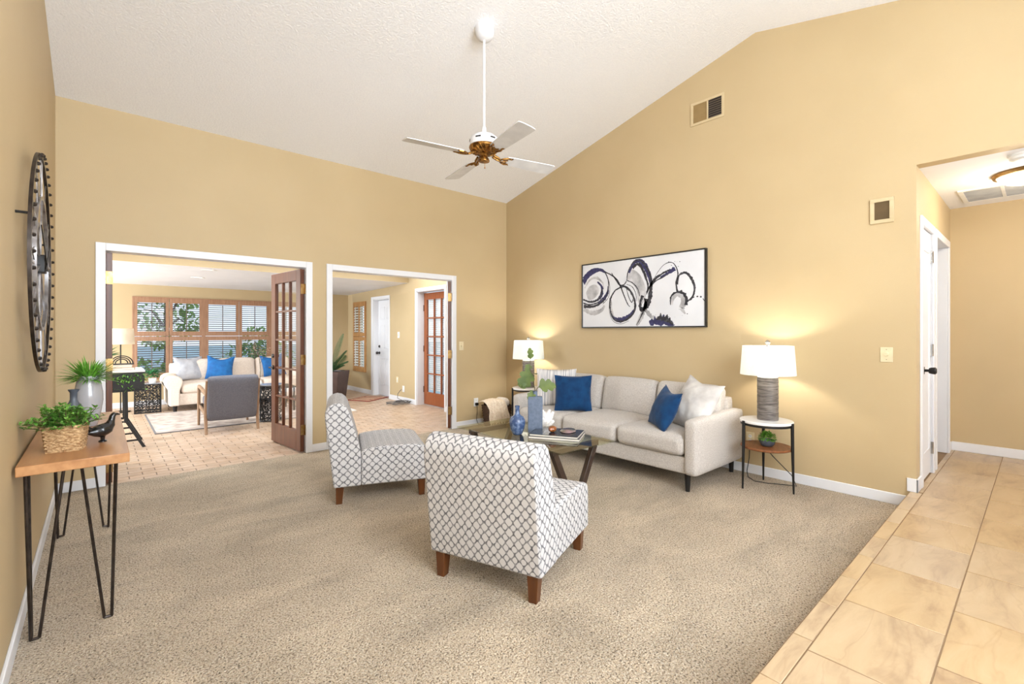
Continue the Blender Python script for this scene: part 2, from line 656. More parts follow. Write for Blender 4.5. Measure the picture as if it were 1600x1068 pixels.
        if sub:
            md = o.modifiers.new('subsurf', 'SUBSURF')
            md.levels = md.render_levels = sub
        return o


def tag(o, label=None, cat=None, group=None, kind=None):
    if label:
        o['label'] = label
    if cat:
        o['category'] = cat
    if group:
        o['group'] = group
    if kind:
        o['kind'] = kind
    return o


def thing(name, label, cat, loc=(0, 0, 0), rz=0.0, group=None, kind=None, rot=None):
    o = bpy.data.objects.new(name, None)
    o.empty_display_size = 0.1
    COL.objects.link(o)
    o.location = loc
    o.rotation_euler = rot if rot else (0, 0, rz)
    return tag(o, label, cat, group, kind)


def copy_tree(o, parent=None):
    c = o.copy()
    COL.objects.link(c)
    if parent is not None:
        c.parent = parent
    for ch in list(o.children):
        copy_tree(ch, c)
    return c


def struct(o, label, cat):
    return tag(o, label, cat, kind='structure')


def rounded_box(hx, hy, hz, r, n=10, bulge=(0, 0, 0), wrinkle=0.0, seed=0.0, M=None):
    """Soft upholstered block: rounded corners, crowned faces, slight wrinkles. Centred at the origin."""
    b = B()
    bm = b.bm
    cache = {}
    r = min(r, hx, hy, hz)

    def vert(x, y, z):
        k = (round(x, 5), round(y, 5), round(z, 5))
        if k in cache:
            return cache[k]
        p = Vector((x * hx, y * hy, z * hz))
        inner = Vector((max(-hx + r, min(hx - r, p.x)), max(-hy + r, min(hy - r, p.y)), max(-hz + r, min(hz - r, p.z))))
        d = p - inner
        q = inner + d.normalized() * r if d.length > 1e-9 else p
        fx, fy, fz = 1 - x * x, 1 - y * y, 1 - z * z
        if bulge[0]:
            q.x += math.copysign(bulge[0], x) * fy * fz * abs(x)
        if bulge[1]:
            q.y += math.copysign(bulge[1], y) * fx * fz * abs(y)
        if bulge[2]:
            q.z += math.copysign(bulge[2], z) * fx * fy * abs(z)
        if wrinkle:
            nv = noise.noise(Vector((q.x * 7 + seed, q.y * 7, q.z * 7))) + 0.5 * noise.noise(Vector((q.x * 18 + seed, q.y * 18, q.z * 18)))
            q += (q - Vector((0, 0, 0))).normalized() * (wrinkle * nv)
        if M is not None:
            q = M @ q
        cache[k] = bm.verts.new(q)
        return cache[k]
    # parameter samples denser towards the edges
    ts = [math.copysign(abs(t) ** 0.6, t) for t in [2 * i / n - 1 for i in range(n + 1)]]
    for ax in range(3):
        for sgn in (-1, 1):
            for i in range(n):
                for j in range(n):
                    q = []
                    for a, c in ((ts[i], ts[j]), (ts[i + 1], ts[j]), (ts[i + 1], ts[j + 1]), (ts[i], ts[j + 1])):
                        co = [0, 0, 0]
                        co[ax] = sgn
                        co[(ax + 1) % 3] = a
                        co[(ax + 2) % 3] = c
                        q.append(vert(*co))
                    if len(set(q)) == 4:
                        try:
                            bm.faces.new(q if sgn > 0 else q[::-1])
                        except ValueError:
                            pass
    return b


def pillow_bm(w, h, t, n=18, pinch=0.07, wrinkle=0.006, seed=0.0, dent=0.0):
    """Square cushion with pointed corners; width along x, height along z, thickness along y. Base at z=0."""
    b = B()
    bm = b.bm
    rows = {}
    for side in (-1, 1):
        for i in range(n + 1):
            for j in range(n + 1):
                u, v = 2 * i / n - 1, 2 * j / n - 1
                edge = i in (0, n) or j in (0, n)
                if edge and side == 1:
                    continue
                x = w / 2 * u * (1 - pinch * (1 - v * v))
                z = h / 2 * v * (1 - pinch * (1 - u * u))
                th = t / 2 * (max(0, (1 - u * u) * (1 - v * v))) ** 0.55
                wv = wrinkle * (noise.noise(Vector((u * 3 + seed, v * 3, side * 2.0))) + 0.6 * noise.noise(Vector((u * 8 + seed, v * 8, side))))
                y = side * (th + (0 if edge else wv))
                if dent:
                    z -= dent * max(0, v) ** 2 * (1 - u * u) ** 2
                rows[(side, i, j)] = bm.verts.new((x, y, z + h / 2))
    for i in range(n + 1):
        for j in range(n + 1):
            if i in (0, n) or j in (0, n):
                rows[(1, i, j)] = rows[(-1, i, j)]
    for side in (-1, 1):
        for i in range(n):
            for j in range(n):
                q = [rows[(side, i, j)], rows[(side, i + 1, j)], rows[(side, i + 1, j + 1)], rows[(side, i, j + 1)]]
                bm.faces.new(q if side < 0 else q[::-1])
    return b


def frame4(b, x0, x1, z0, z1, w, y0, y1, plane='xz'):
    for (p, q, r_, s_) in ((x0, x1, z0, z0 + w), (x0, x1, z1 - w, z1), (x0, x0 + w, z0 + w, z1 - w), (x1 - w, x1, z0 + w, z1 - w)):
        if plane == 'xz':
            b.box(p, q, y0, y1, r_, s_)
        else:
            b.box(p, q, r_, s_, y0, y1)


def rot_to(loc, rz=0.0, rx=0.0, ry=0.0):
    return Matrix.Translation(loc) @ Matrix.Rotation(rz, 4, 'Z') @ Matrix.Rotation(ry, 4, 'Y') @ Matrix.Rotation(rx, 4, 'X')

# ------------------------------------------------------------------ room shell
XL, YE, YW, ST, HC, XH = -4.875, -4.688, -4.722, 0.123, 2.583, 1.936
ZE, YR, ZR, YF = 3.2625, -3.571, 4.127, -7.142
O1 = (-4.564, -2.903)
O2 = (-2.617, -0.985)
OH = 2.03
SX0, SXR, SYF, SZ, SY1, SZ1, SZH = -7.5, -0.28, 5.30, 2.17, 2.47, 2.236, 2.55

# carpet
b = B()
b.box(XL, 0, YE, 0.015, -0.05, 0.0)
struct(b.build('floor_carpet', CARPET), 'beige textured plush carpet of the sunken living room', 'carpet')

# tile walkway one step above the carpet
b = B()
k = 0
y = -4.760
while y > YF - 0.1:
    x0 = -2.584 if k % 2 == 0 else -2.332
    i = -8
    while True:
        a0 = x0 + 0.505 * i
        a1 = a0 + 0.500
        i += 1
        if a1 < XL:
            continue
        if a0 > 3.4:
            break
        b.box(max(a0, XL), a1, max(y - 0.333, YF), y, ST - 0.02, ST)
    y -= 0.338
    k += 1
    if y < YF + 0.02:
        break
i = -8
while True:
    a0 = -2.513 + 0.335 * i
    i += 1
    if a0 > 0.0:
        break
    if a0 + 0.33 < XL:
        continue
    b.box(max(a0, XL), min(a0 + 0.331, -0.0), -4.755, YE, ST - 0.02, ST)
x = 0.03
while x < XH:
    b.box(x, x + 0.331, -4.755, YW + 0.001, ST - 0.02, ST)
    x += 0.335
tile = struct(b.build('floor_tile', TILE, bevel=0.0015, seg=1), 'tan stone tile walkway one step above the carpet', 'tile floor')
b = B()
b.box(XL, 3.4, YF, -4.757, 0, ST - 0.002)
b.box(XL, 0, -4.757, YE + 0.004, 0, ST - 0.003)
b.box(0.13, XH + 0.1, -4.757, -3.6, 0, ST - 0.003)
b.box(0.0, 0.13, -4.757, YW - 0.001, 0, ST - 0.003)
b.build('grout', GROUT, tile)

# brick floor of the sunroom
b = B()
row = 0
y = 0.018
while y < SYF:
    x = SX0 - (0.1 if row % 2 else 0.0)
    while x < 0.0:
        b.box(x + 0.004, x + 0.196, y + 0.004, y + 0.096, -0.03, -0.004)
        x += 0.2
    y += 0.1
    row += 1
br = struct(b.build('floor_brick', BRICK, bevel=0.0015, seg=1), 'pale tan brick paver floor of the sunroom', 'brick floor')
b = B()
b.box(SX0, 0.0, 0.016, SYF, -0.05, -0.009)
b.build('mortar', MORTAR, br)

# walls of the living room
b = B()
b.prism([(XL - 0.12, 0), (O1[0] - 0.02, 0), (O1[0] - 0.02, OH + 0.02), (O1[1] + 0.02, OH + 0.02), (O1[1] + 0.02, 0),
         (O2[0] - 0.02, 0), (O2[0] - 0.02, OH + 0.02), (O2[1] + 0.02, OH + 0.02), (O2[1] + 0.02, 0), (0.12, 0), (0.12, ZE + 0.02), (XL - 0.12, ZE + 0.02)],
        0.0, 0.12, 'y')
struct(b.build('wall_back', WALL), 'tan back wall with two wide french door openings', 'wall')
b = B()
b.prism([(0, 0), (YW, 0), (YW, HC), (YF, HC), (YF, ZE), (YR, ZR), (0, ZE)], 0, 0.12, 'x')
struct(b.build('wall_right', WALL), 'tall tan gable wall behind the sofa', 'wall')
b = B()
b.prism([(0, 0), (YF, 0), (YF, ZE), (YR, ZR), (0, ZE)], XL - 0.12, XL, 'x')
struct(b.build('wall_left', WALL), 'tan wall on the left behind the console table', 'wall')
b = B()
b.box(XL - 0.12, 3.4, YF - 0.12, YF, 0, 0.75)
b.box(XL - 0.12, 3.4, YF - 0.12, YF, 2.75, ZE + 0.05)
b.box(XL - 0.12, -4.75, YF - 0.12, YF, 0.75, 2.75)
b.box(-0.65, 3.4, YF - 0.12, YF, 0.75, 2.75)
struct(b.build('wall_front', WALL), 'tan wall behind the viewer with wide windows', 'wall')
b = B()
b.prism([(0.12, ZE - 0.029), (YR, ZR), (YF - 0.12, ZE - 0.029), (YF - 0.12, ZE + 0.1), (YR, ZR + 0.13), (0.12, ZE + 0.1)], XL - 0.12, 0.12, 'x')
struct(b.build('ceiling_vault', CEIL), 'white textured vaulted ceiling rising to a ridge', 'ceiling')

# hall
b = B()
D6 = (0.215, 0.735)
D7 = (0.93, 1.72)
HT = ST + 2.04
b.prism([(0.12, 0), (D6[0] - .02, 0), (D6[0] - .02, HT + .02), (D6[1] + .02, HT + .02), (D6[1] + .02, 0), (D7[0] - .02, 0), (D7[0] - .02, HT + .02), (D7[1] + .02, HT + .02), (D7[1] + .02, 0), (XH + 0.12, 0), (XH + 0.12, HC + .1), (0.12, HC + .1)], YW, YW + 0.12, 'y')
struct(b.build('wall_hall_side', WALL), 'short tan hall wall with the two white doors', 'wall')
b = B()
b.box(XH, XH + 0.12, YF, YW, 0, HC + 0.1)
struct(b.build('wall_hall_end', WALL), 'plain tan wall at the end of the hall', 'wall')
b = B()
b.box(0.12, XH + 0.12, YF, YW, HC, HC + 0.1)
struct(b.build('ceiling_hall', CEILP), 'flat low white ceiling of the hall', 'ceiling')
b = B()
b.box(0.12, XH + 0.12, -3.62, -3.6, 0, HC)
b.box(0.12, XH + 0.12, YW + 0.12, -3.6, HC, HC + 0.05)
b.box(XH + 0.1, XH + 0.12, YW + 0.12, -3.6, 0, HC)
b.box(0.80, 0.84, YW + 0.12, -3.6, 0, HC)
struct(b.build('wall_closet', CEILP), 'white inside of the small room behind the hall', 'wall')

# sunroom shell
b = B()
b.box(SX0, XL - 0.12, 0, 0.12, -0.05, SZH + 0.1)
struct(b.build('wall_sunroom_near', WALL), 'tan sunroom wall beside the living room', 'wall')
WX0, WX1, WZ0, WZ1 = -4.17, -0.78, 0.475, 1.955
b = B()
b.box(SX0, WX0, SYF, SYF + 0.14, -0.05, SZ + 0.1)
b.box(WX1, SXR + 0.2, SYF, SYF + 0.14, -0.05, SZ + 0.1)
b.box(WX0, WX1, SYF, SYF + 0.14, -0.05, WZ0)
b.box(WX0, WX1, SYF, SYF + 0.14, WZ1, SZ + 0.1)
struct(b.build('wall_sunroom_far', WALL), 'tan far wall of the sunroom around the shuttered windows', 'wall')
RD = (1.25, 2.17)      # wooden french door to outside
WD = (3.24, 3.95)      # white panelled door
NW = (4.31, 4.95)      # narrow shuttered window
b = B()
b.prism([(0.12, -0.05), (RD[0], -0.05), (RD[0], 2.06), (RD[1], 2.06), (RD[1], -0.05), (WD[0], -0.05), (WD[0], 2.0), (WD[1], 2.0), (WD[1], -0.05),
         (SYF, -0.05), (SYF, SZH + 0.1), (0.12, SZH + 0.1)], SXR, SXR + 0.2, 'x')
wsr = struct(b.build('wall_sunroom_right', WALL), 'tan sunroom wall with the white door and the wooden glazed door', 'wall')
md = wsr.modifiers.new('opening', 'BOOLEAN')
bc = B()
bc.box(SXR - 0.1, SXR + 0.3, NW[0], NW[1], 0.45, 1.985)
cut = bc.build('narrow_opening', WALL)
dg = bpy.context.evaluated_depsgraph_get()
md.object = cut
md.operation = 'DIFFERENCE'
md.solver = 'EXACT'
dg = bpy.context.evaluated_depsgraph_get()
nm = bpy.data.meshes.new_from_object(wsr.evaluated_get(dg))
wsr.modifiers.clear()
wsr.data = nm
bpy.data.objects.remove(cut, do_unlink=True)
b = B()
b.box(SX0 - 0.12, SX0, 0, 1.8, -0.05, SZH)
b.box(SX0 - 0.12, SX0, 5.0, SYF, -0.05, SZH)
b.box(SX0 - 0.12, SX0, 1.8, 5.0, -0.05, 0.4)
b.box(SX0 - 0.12, SX0, 1.8, 5.0, 2.1, SZH)
struct(b.build('wall_sunroom_left', WALL), 'tan sunroom wall with side windows out of view', 'wall')
b = B()
b.box(SX0, SXR + 0.2, SY1, SY1 + 0.1, SZ1, SZH + 0.1)
soff = struct(b.build('wall_soffit', WALL), 'tan drop in the sunroom ceiling seen above the door openings', 'wall')
b = B()
b.prism([(SY1 + 0.001, SZ1 - 0.001), (SYF, SZ), (SYF, SZ1 + 0.03), (SY1 + 0.001, SZ1 + 0.0005)], SX0, SXR, 'x')
struct(b.build('ceiling_sunroom', CEILP), 'low white sunroom ceiling with recessed lights', 'ceiling')
b = B()
b.box(SX0, SXR, 0.12, SY1, SZH, SZH + 0.1)
struct(b.build('ceiling_sunroom_high', CEILP), 'higher white ceiling just past the french doors', 'ceiling')

# ------------------------------------------------------------------ casings and baseboards
def casing_y(name, x0, x1, h, y0, label, w=0.066, wall_t=0.12, jamb=True, z0=0.0, sides=(1, 1)):
    """White casing on a wall whose face is at y0 and which is wall_t deep towards +y."""
    b = B()
    for (f0, f1) in ((y0 - 0.016, y0), (y0 + wall_t, y0 + wall_t + 0.016)):
        if sides[0]:
            b.box(x0 - w, x0, f0, f1, z0, h + w)
        if sides[1]:
            b.box(x1, x1 + w, f0, f1, z0, h + w)
        b.box(x0 if sides[0] else x0 - w, x1 if sides[1] else x1 + w, f0, f1, h, h + w)
    if jamb:
        b.box(x0 - 0.02, x0, y0, y0 + wall_t, z0, h)
        b.box(x1, x1 + 0.02, y0, y0 + wall_t, z0, h)
        b.box(x0 - 0.02, x1 + 0.02, y0, y0 + wall_t, h, h + 0.02)
    return struct(b.build(name, TRIM, bevel=0.003), label, 'trim')


casing_y('trim_1', O1[0], O1[1], OH, 0.0, 'white casing around the wide left doorway in the back wall')
casing_y('trim_2', O2[0], O2[1], OH, 0.0, 'white casing around the right doorway in the back wall')
casing_y('trim_3', D6[0], D6[1], HT, YW, 'white casing around the closed narrow hall door', z0=ST)
casing_y('trim_4', D7[0], D7[1], HT, YW, 'white casing around the open hall doorway', z0=ST)


def casing_x(name, y0, y1, h, x0, label, wl=0.05, wr=0.05, wt=0.06, depth=0.2, z0=-0.004, material=None):
    b = B()
    b.box(x0 - 0.014, x0, y1, y1 + wl, z0, h + wt)
    if wr > 0:
        b.box(x0 - 0.014, x0, y0 - wr, y0, z0, h + wt)
    b.box(x0 - 0.014, x0, y0, y1, h, h + wt)
    b.box(x0, x0 + depth, y1 - 0.015, y1, z0, h)
    b.box(x0, x0 + depth, y0, y0 + 0.015, z0, h)
    b.box(x0, x0 + depth, y0, y1, h - 0.015, h)
    return struct(b.build(name, TRIM, bevel=0.003), label, 'trim')


casing_x('trim_5', RD[0], RD[1], 2.06, SXR, 'white casing around the wooden glazed door in the sunroom', wl=0.045, wr=0.045, wt=0.05)
casing_x('trim_6', WD[0], WD[1], 2.0, SXR, 'white casing around the white panelled door', wl=0.10, wr=0.03, wt=0.055)


def baseboard(name, label, boxes):
    b = B()
    for q in boxes:
        b.box(*q)
    return struct(b.build(name, TRIM, bevel=0.004), label, 'baseboard')


BH, BT = 0.085, 0.013
baseboard('baseboard_back', 'white baseboard along the back wall', [
    (XL, O1[0] - 0.066, -BT, 0, 0, BH), (O1[1] + 0.066, O2[0] - 0.066, -BT, 0, 0, BH), (O2[1] + 0.066, -BT, -BT, 0, 0, BH)])
baseboard('baseboard_right', 'white baseboard along the wall behind the sofa', [(-BT, 0, YE + 0.005, 0, 0, BH)])
baseboard('baseboard_left', 'white baseboard along the left wall', [(XL, XL + BT, YE + 0.005, -BT, 0, BH)])
baseboard('baseboard_hall', 'raised white baseboard wrapping the wall corner at the hall', [
    (-BT, 0, YW - BT, YE + 0.02, ST, ST + BH + 0.015), (-BT, D6[0] - 0.066, YW - BT, YW, ST, ST + BH + 0.015),
    (D7[1] + 0.066, XH, YW - BT, YW, ST, ST + BH)])
baseboard('baseboard_hall_end', 'white baseboard across the end wall of the hall', [(XH - BT, XH, YF, YW - BT, ST, ST + 0.09)])
baseboard('baseboard_sunroom', 'white baseboard along the sunroom walls', [
    (SXR - BT, SXR, RD[1] + 0.045, WD[0] - 0.03, -0.004, 0.09), (SXR - BT, SXR, WD[1] + 0.10, SYF, -0.004, 0.09),
    (SX0, SXR - BT, SYF - BT, SYF, -0.004, 0.09), (SXR - BT, SXR, 0.14, RD[0] - 0.045, -0.004, 0.09)])

# ------------------------------------------------------------------ doors
def glazed_door(name, label, w, h, material, loc, rz, cols=3, rows=5, th=0.042, stile=0.115, top=0.12, bottom=0.235, mid=0.022,
                hinge_side=1, handle=True, hmat=None, hinges=(0.25, 1.02, 1.80)):
    """Leaf hinged at local x=0, running along +x; thickness along y."""
    t = thing(name, label, 'door', loc, rz, kind='structure')
    b = B()
    z0 = 0.012
    b.box(0, stile, -th / 2, th / 2, z0, h)
    b.box(w - stile, w, -th / 2, th / 2, z0, h)
    b.box(stile, w - stile, -th / 2, th / 2, z0, bottom)
    b.box(stile, w - stile, -th / 2, th / 2, h - top, h)
    gw = (w - 2 * stile)
    gh = h - top - bottom
    for i in range(1, cols):
        x = stile + gw * i / cols
        b.box(x - mid / 2, x + mid / 2, -th / 2 + 0.004, th / 2 - 0.004, bottom, h - top)
    for j in range(1, rows):
        z = bottom + gh * j / rows
        b.box(stile, w - stile, -th / 2 + 0.006, th / 2 - 0.006, z - mid / 2, z + mid / 2)
    b.build('leaf_frame', material, t, bevel=0.003)
    b = B()
    b.box(stile, w - stile, -0.002, 0.002, bottom, h - top)
    b.build('glass_panes', GLASS, t)
    for z in hinges:
        b = B()
        b.box(-0.004, 0.0, -th / 2 - 0.004, th / 2 - 0.004, z - 0.055, z + 0.055)
        b.cyl((-0.006, hinge_side * (th / 2 + 0.004), z - 0.055), (-0.006, hinge_side * (th / 2 + 0.004), z + 0.055), 0.008, seg=10)
        b.box(-0.03, 0.0, hinge_side * (th / 2) - 0.002, hinge_side * (th / 2) + 0.002, z - 0.055, z + 0.055)
        b.build('hinge', hmat or BRASS, t)
    if handle:
        b = B()
        for s in (-1, 1):
            b.cyl((w - 0.06, s * th / 2, 0.90), (w - 0.06, s * (th / 2 + 0.012), 0.90), 0.028, seg=16)
            b.cyl((w - 0.06, s * th / 2, 0.90), (w - 0.06, s * (th / 2 + 0.05), 0.90), 0.010, seg=10)
            b.tube([(w - 0.06, s * (th / 2 + 0.045), 0.90), (w - 0.10, s * (th / 2 + 0.05), 0.905), (w - 0.16, s * (th / 2 + 0.045), 0.895)], [0.011, 0.009, 0.007], 10)
        b.build('handle', GUNM, t)
        b = B()
        for s in (-1, 1):
            b.cyl((w - 0.06, s * th / 2, 1.04), (w - 0.06, s * (th / 2 + 0.018), 1.04), 0.026, 0.022, seg=16)
        b.build('deadbolt', GUNM, t)
    return t


# left leaf of the left doorway: swung back, seen on its edge
glazed_door('door_1', 'dark wooden french door leaf seen edge-on at the left jamb', 0.82, 2.018, DOORWOOD, (O1[0] + 0.024, 0.03, 0), radians(90.5), hinge_side=1,
            handle=False, hinges=(0.16, 1.04, 1.80))
glazed_door('door_2', 'dark wooden french door leaf standing open beside the left doorway', 0.82, 2.018, DOORWOOD, (O1[1] - 0.028, 0.035, 0), radians(96.0), hinge_side=-1)
glazed_door('door_3', 'wooden french door leaf folded back at the right doorway', 0.81, 2.018, DOORWOOD, (O2[1] - 0.028, 0.02, 0), radians(56.8), hinge_side=-1, handle=False)

# wooden glazed door in the deep jamb of the sunroom wall, pale blinds behind it
d5 = glazed_door('door_4', 'reddish wooden glazed door with white blinds in the sunroom wall', 0.885, 2.03, DOORWOOD2, (SXR + 0.16, RD[1] - 0.018, 0.0), radians(-90), hinge_side=-1,
                 hmat=GUNM, stile=0.095, handle=False, hinges=(0.28, 1.02, 1.76))
b = B()
for i in range(44):
    z = 0.27 + i * 0.0375
    b.box(0.10, 0.785, 0.030, 0.034, z, z + 0.027, Matrix.Rotation(0.0, 4, 'X'))
b.build('blind_slats', mat('blind_white', (236, 234, 230), (226, 224, 220), rough=0.5, trans=0.4), d5)

# white six panel door
t = thing('door_5', 'closed white six-panel door with dark knob in the sunroom wall', 'door', (SXR + 0.10, 0, 0), kind='structure')
b = B()
y0, y1 = WD[0] + 0.016, WD[1] - 0.016
b.box(0.0, 0.035, y0, y1, 0.01, 1.98)
w = y1 - y0
for (za, zb) in ((0.22, 0.78), (0.98, 1.46), (1.58, 1.84)):
    for (ya, yb) in ((y0 + 0.09, y0 + w / 2 - 0.04), (y0 + w / 2 + 0.04, y1 - 0.09)):
        for (p, q, r_, s_) in ((ya, yb, za, za + 0.018), (ya, yb, zb - 0.018, zb), (ya, ya + 0.018, za, zb), (yb - 0.018, yb, za, zb)):
            b.box(-0.005, 0.0, p, q, r_, s_)
b.build('door_leaf', TRIM, t, bevel=0.002)
for nm_, z in (('knob', 0.885), ('deadbolt', 1.02)):
    b = B()
    b.cyl((0, y1 - 0.06, z), (-0.012, y1 - 0.06, z), 0.028, seg=16)
    if nm_ == 'knob':
        b.cyl((0, y1 - 0.06, z), (-0.045, y1 - 0.06, z), 0.01, seg=10)
        b.lathe([(0, -0.03), (0.022, -0.024), (0.03, -0.008), (0.026, 0.012), (0.012, 0.02), (0, 0.022)], M=Matrix.Translation((-0.055, y1 - 0.06, z)) @ Matrix.Rotation(pi / 2, 4, 'Y'), seg=16)
    else:
        b.cyl((-0.01, y1 - 0.06, z), (-0.022, y1 - 0.06, z), 0.02, seg=16)
    b.build(nm_, GUNM, t)
for z in (0.2, 1.0, 1.78):
    b = B()
    b.box(-0.004, 0.004, y0 - 0.012, y0 + 0.002, z - 0.045, z + 0.045)
    b.build('hinge', CHROME, t)

# hall door
t = thing('door_6', 'closed narrow white hall door with black knob', 'door', (0, YW, ST), kind='structure')
b = B()
b.box(D6[0] + 0.022, D6[1] - 0.022, 0.006, 0.042, 0.012, 2.035)
for (x0, x1, z0, z1) in ((D6[0] + 0.10, D6[1] - 0.10, 0.2, 0.23), (D6[0] + 0.10, D6[1] - 0.10, 1.86, 1.89), (D6[0] + 0.10, D6[0] + 0.12, 0.2, 1.89), (D6[1] - 0.12, D6[1] - 0.10, 0.2, 1.89)):
    b.box(x0, x1, 0.0, 0.008, z0, z1)
b.build('door_leaf', TRIM, t, bevel=0.002)
b = B()
kx = D6[0] + 0.085
b.cyl((kx, 0.004, 0.90), (kx, -0.008, 0.90), 0.03, seg=18)
b.cyl((kx, 0.0, 0.90), (kx, -0.045, 0.90), 0.011, seg=12)
b.lathe([(0, -0.02), (0.02, -0.02), (0.026, -0.004), (0.028, 0.018), (0.018, 0.026), (0, 0.027)], M=Matrix.Translation((kx, -0.055, 0.90)) @ Matrix.Rotation(pi / 2, 4, 'X'), seg=18)
b.build('knob', BLACKM, t)
for z in (0.22, 1.05, 1.84):
    b = B()
    b.box(D6[1] - 0.03, D6[1] - 0.006, -0.002, 0.006, z - 0.05, z + 0.05)
    b.cyl((D6[1] - 0.02, -0.008, z - 0.05), (D6[1] - 0.02, -0.008, z + 0.05), 0.007, seg=10)
    b.build('hinge', CHROME, t)

# ------------------------------------------------------------------ shuttered windows
def shutter_panel(parent, x0, x1, z0, z1, y, frame_m, louver_m, st=0.05, tr=0.08, br=0.085, pitch=0.04, depth=0.055, tilt=8, axis='x', rods=True):
    """One hinged shutter leaf: frame with louvers and a tilt rod as sub-parts. Local plane x-z at depth y."""
    b = B()
    th = 0.028
    b.box(x0, x0 + st, y - th, y, z0, z1)
    b.box(x1 - st, x1, y - th, y, z0, z1)
    b.box(x0 + st, x1 - st, y - th, y, z0, z0 + br)
    b.box(x0 + st, x1 - st, y - th, y, z1 - tr, z1)
    f = b.build('shutter_panel', frame_m, parent, bevel=0.003)
    b = B()
    n = int(round((z1 - tr - z0 - br) / pitch))
    for i in range(n):
        z = z0 + br + (i + 0.5) * (z1 - tr - z0 - br) / n
        M = Matrix.Translation(((x0 + x1) / 2, y - th / 2, z)) @ Matrix.Rotation(radians(tilt), 4, 'X')
        hw = (x1 - x0) / 2 - st
        b.prism([(-depth / 2, 0.0), (-depth / 4, 0.0052), (depth / 4, 0.0052), (depth / 2, 0.0), (depth / 4, -0.0052), (-depth / 4, -0.0052)],
                -hw, hw, 'x', M)
    b.build('louvers', louver_m, f)
    if rods:
        b = B()
        xm = (x0 + x1) / 2
        b.box(xm - 0.006, xm + 0.006, y - th - 0.026, y - th - 0.014, z0 + br + 0.01, z1 - tr - 0.01)
        b.build('tilt_rod', louver_m, f)
    return f


def shutter_window(name, label, edges, z0, z1, zm, loc, rz, frame_m, louver_m, st=0.05, tilt=8, depth=0.055, pitch=0.04, wall_depth=0.10):
    t = thing(name, label, 'window', loc, rz, kind='structure')
    x0, x1 = edges[0], edges[-1]
    b = B()
    fw = 0.022
    frame4(b, x0, x1, z0, z1, fw, -0.03, wall_depth)
    b.build('window_frame', frame_m, t, bevel=0.002)
    b = B()
    b.box(x0 + fw, x1 - fw, wall_depth - 0.02, wall_depth - 0.016, z0 + fw, z1 - fw)
    b.build('pane', GLASS, t)
    for i in range(len(edges) - 1):
        a = edges[i] + (fw if i == 0 else 0.003)
        c = edges[i + 1] - (fw if i == len(edges) - 2 else 0.003)
        shutter_panel(t, a, c, zm + 0.004, z1 - fw, 0.0, frame_m, louver_m, st=st, tilt=tilt, depth=depth, pitch=pitch)
        shutter_panel(t, a, c, z0 + fw, zm - 0.004, 0.0, frame_m, louver_m, st=st, tilt=tilt, depth=depth, pitch=pitch)
    return t


ZM = 1.245
shutter_window('window_1', 'leftmost pair of wood shutters on the sunroom window wall', [-4.17, -3.64, -3.10], WZ0, WZ1, ZM, (0, SYF, 0), 0, SHUTTER, LOUVER)
shutter_window('window_2', 'middle pair of wood shutters above the cream sofa', [-3.10, -2.51, -1.935], WZ0, WZ1, ZM, (0, SYF, 0), 0, SHUTTER, LOUVER)
shutter_window('window_3', 'wood shutters partly hidden behind the open french door', [-1.935, -1.36, -0.78], WZ0, WZ1, ZM, (0, SYF, 0), 0, SHUTTER, LOUVER)
# the narrow window: local x runs along -Y of the room, local +y to the outside
shutter_window('window_4', 'narrow oak shuttered window beside the white door', [-NW[1], -(NW[0] + NW[1]) / 2, -NW[0]], 0.45, 1.985, 1.22, (SXR, 0, 0), radians(-90), SHUTTER2, LOUVERW,
               st=0.035, tilt=38, depth=0.05, pitch=0.056)

# front windows behind the viewer
t = thing('window_5', 'wide front window behind the viewer', 'window', (0, YF - 0.06, 0), kind='structure')
b = B()
for x in (-4.75, -3.40, -2.04, -0.69):
    b.box(x, x + 0.04, -0.04, 0.04, 0.75, 2.75)
b.box(-4.75, -0.65, -0.04, 0.04, 0.75, 0.80)
b.box(-4.75, -0.65, -0.04, 0.04, 2.70, 2.75)
b.build('window_frame', TRIM, t)
b = B()
b.box(-4.71, -0.69, -0.003, 0.003, 0.80, 2.70)
b.build('pane', GLASS, t)

# ------------------------------------------------------------------ slipper chairs
def set_uv(o, fn):
    me = o.data
    uvl = me.uv_layers.new(name='UVMap')
    for p in me.polygons:
        for li in p.loop_indices:
            co = me.vertices[me.loops[li].vertex_index].co
            uvl.data[li].uv = fn(co, p.normal)


def slipper_uv(co, n):
    if abs(n.y) > 0.75:
        return (co.x * 0.78, co.z * 0.92)
    if abs(n.z) > 0.6:
        return (co.y, co.x)
    return (co.y, co.z + 0.013)


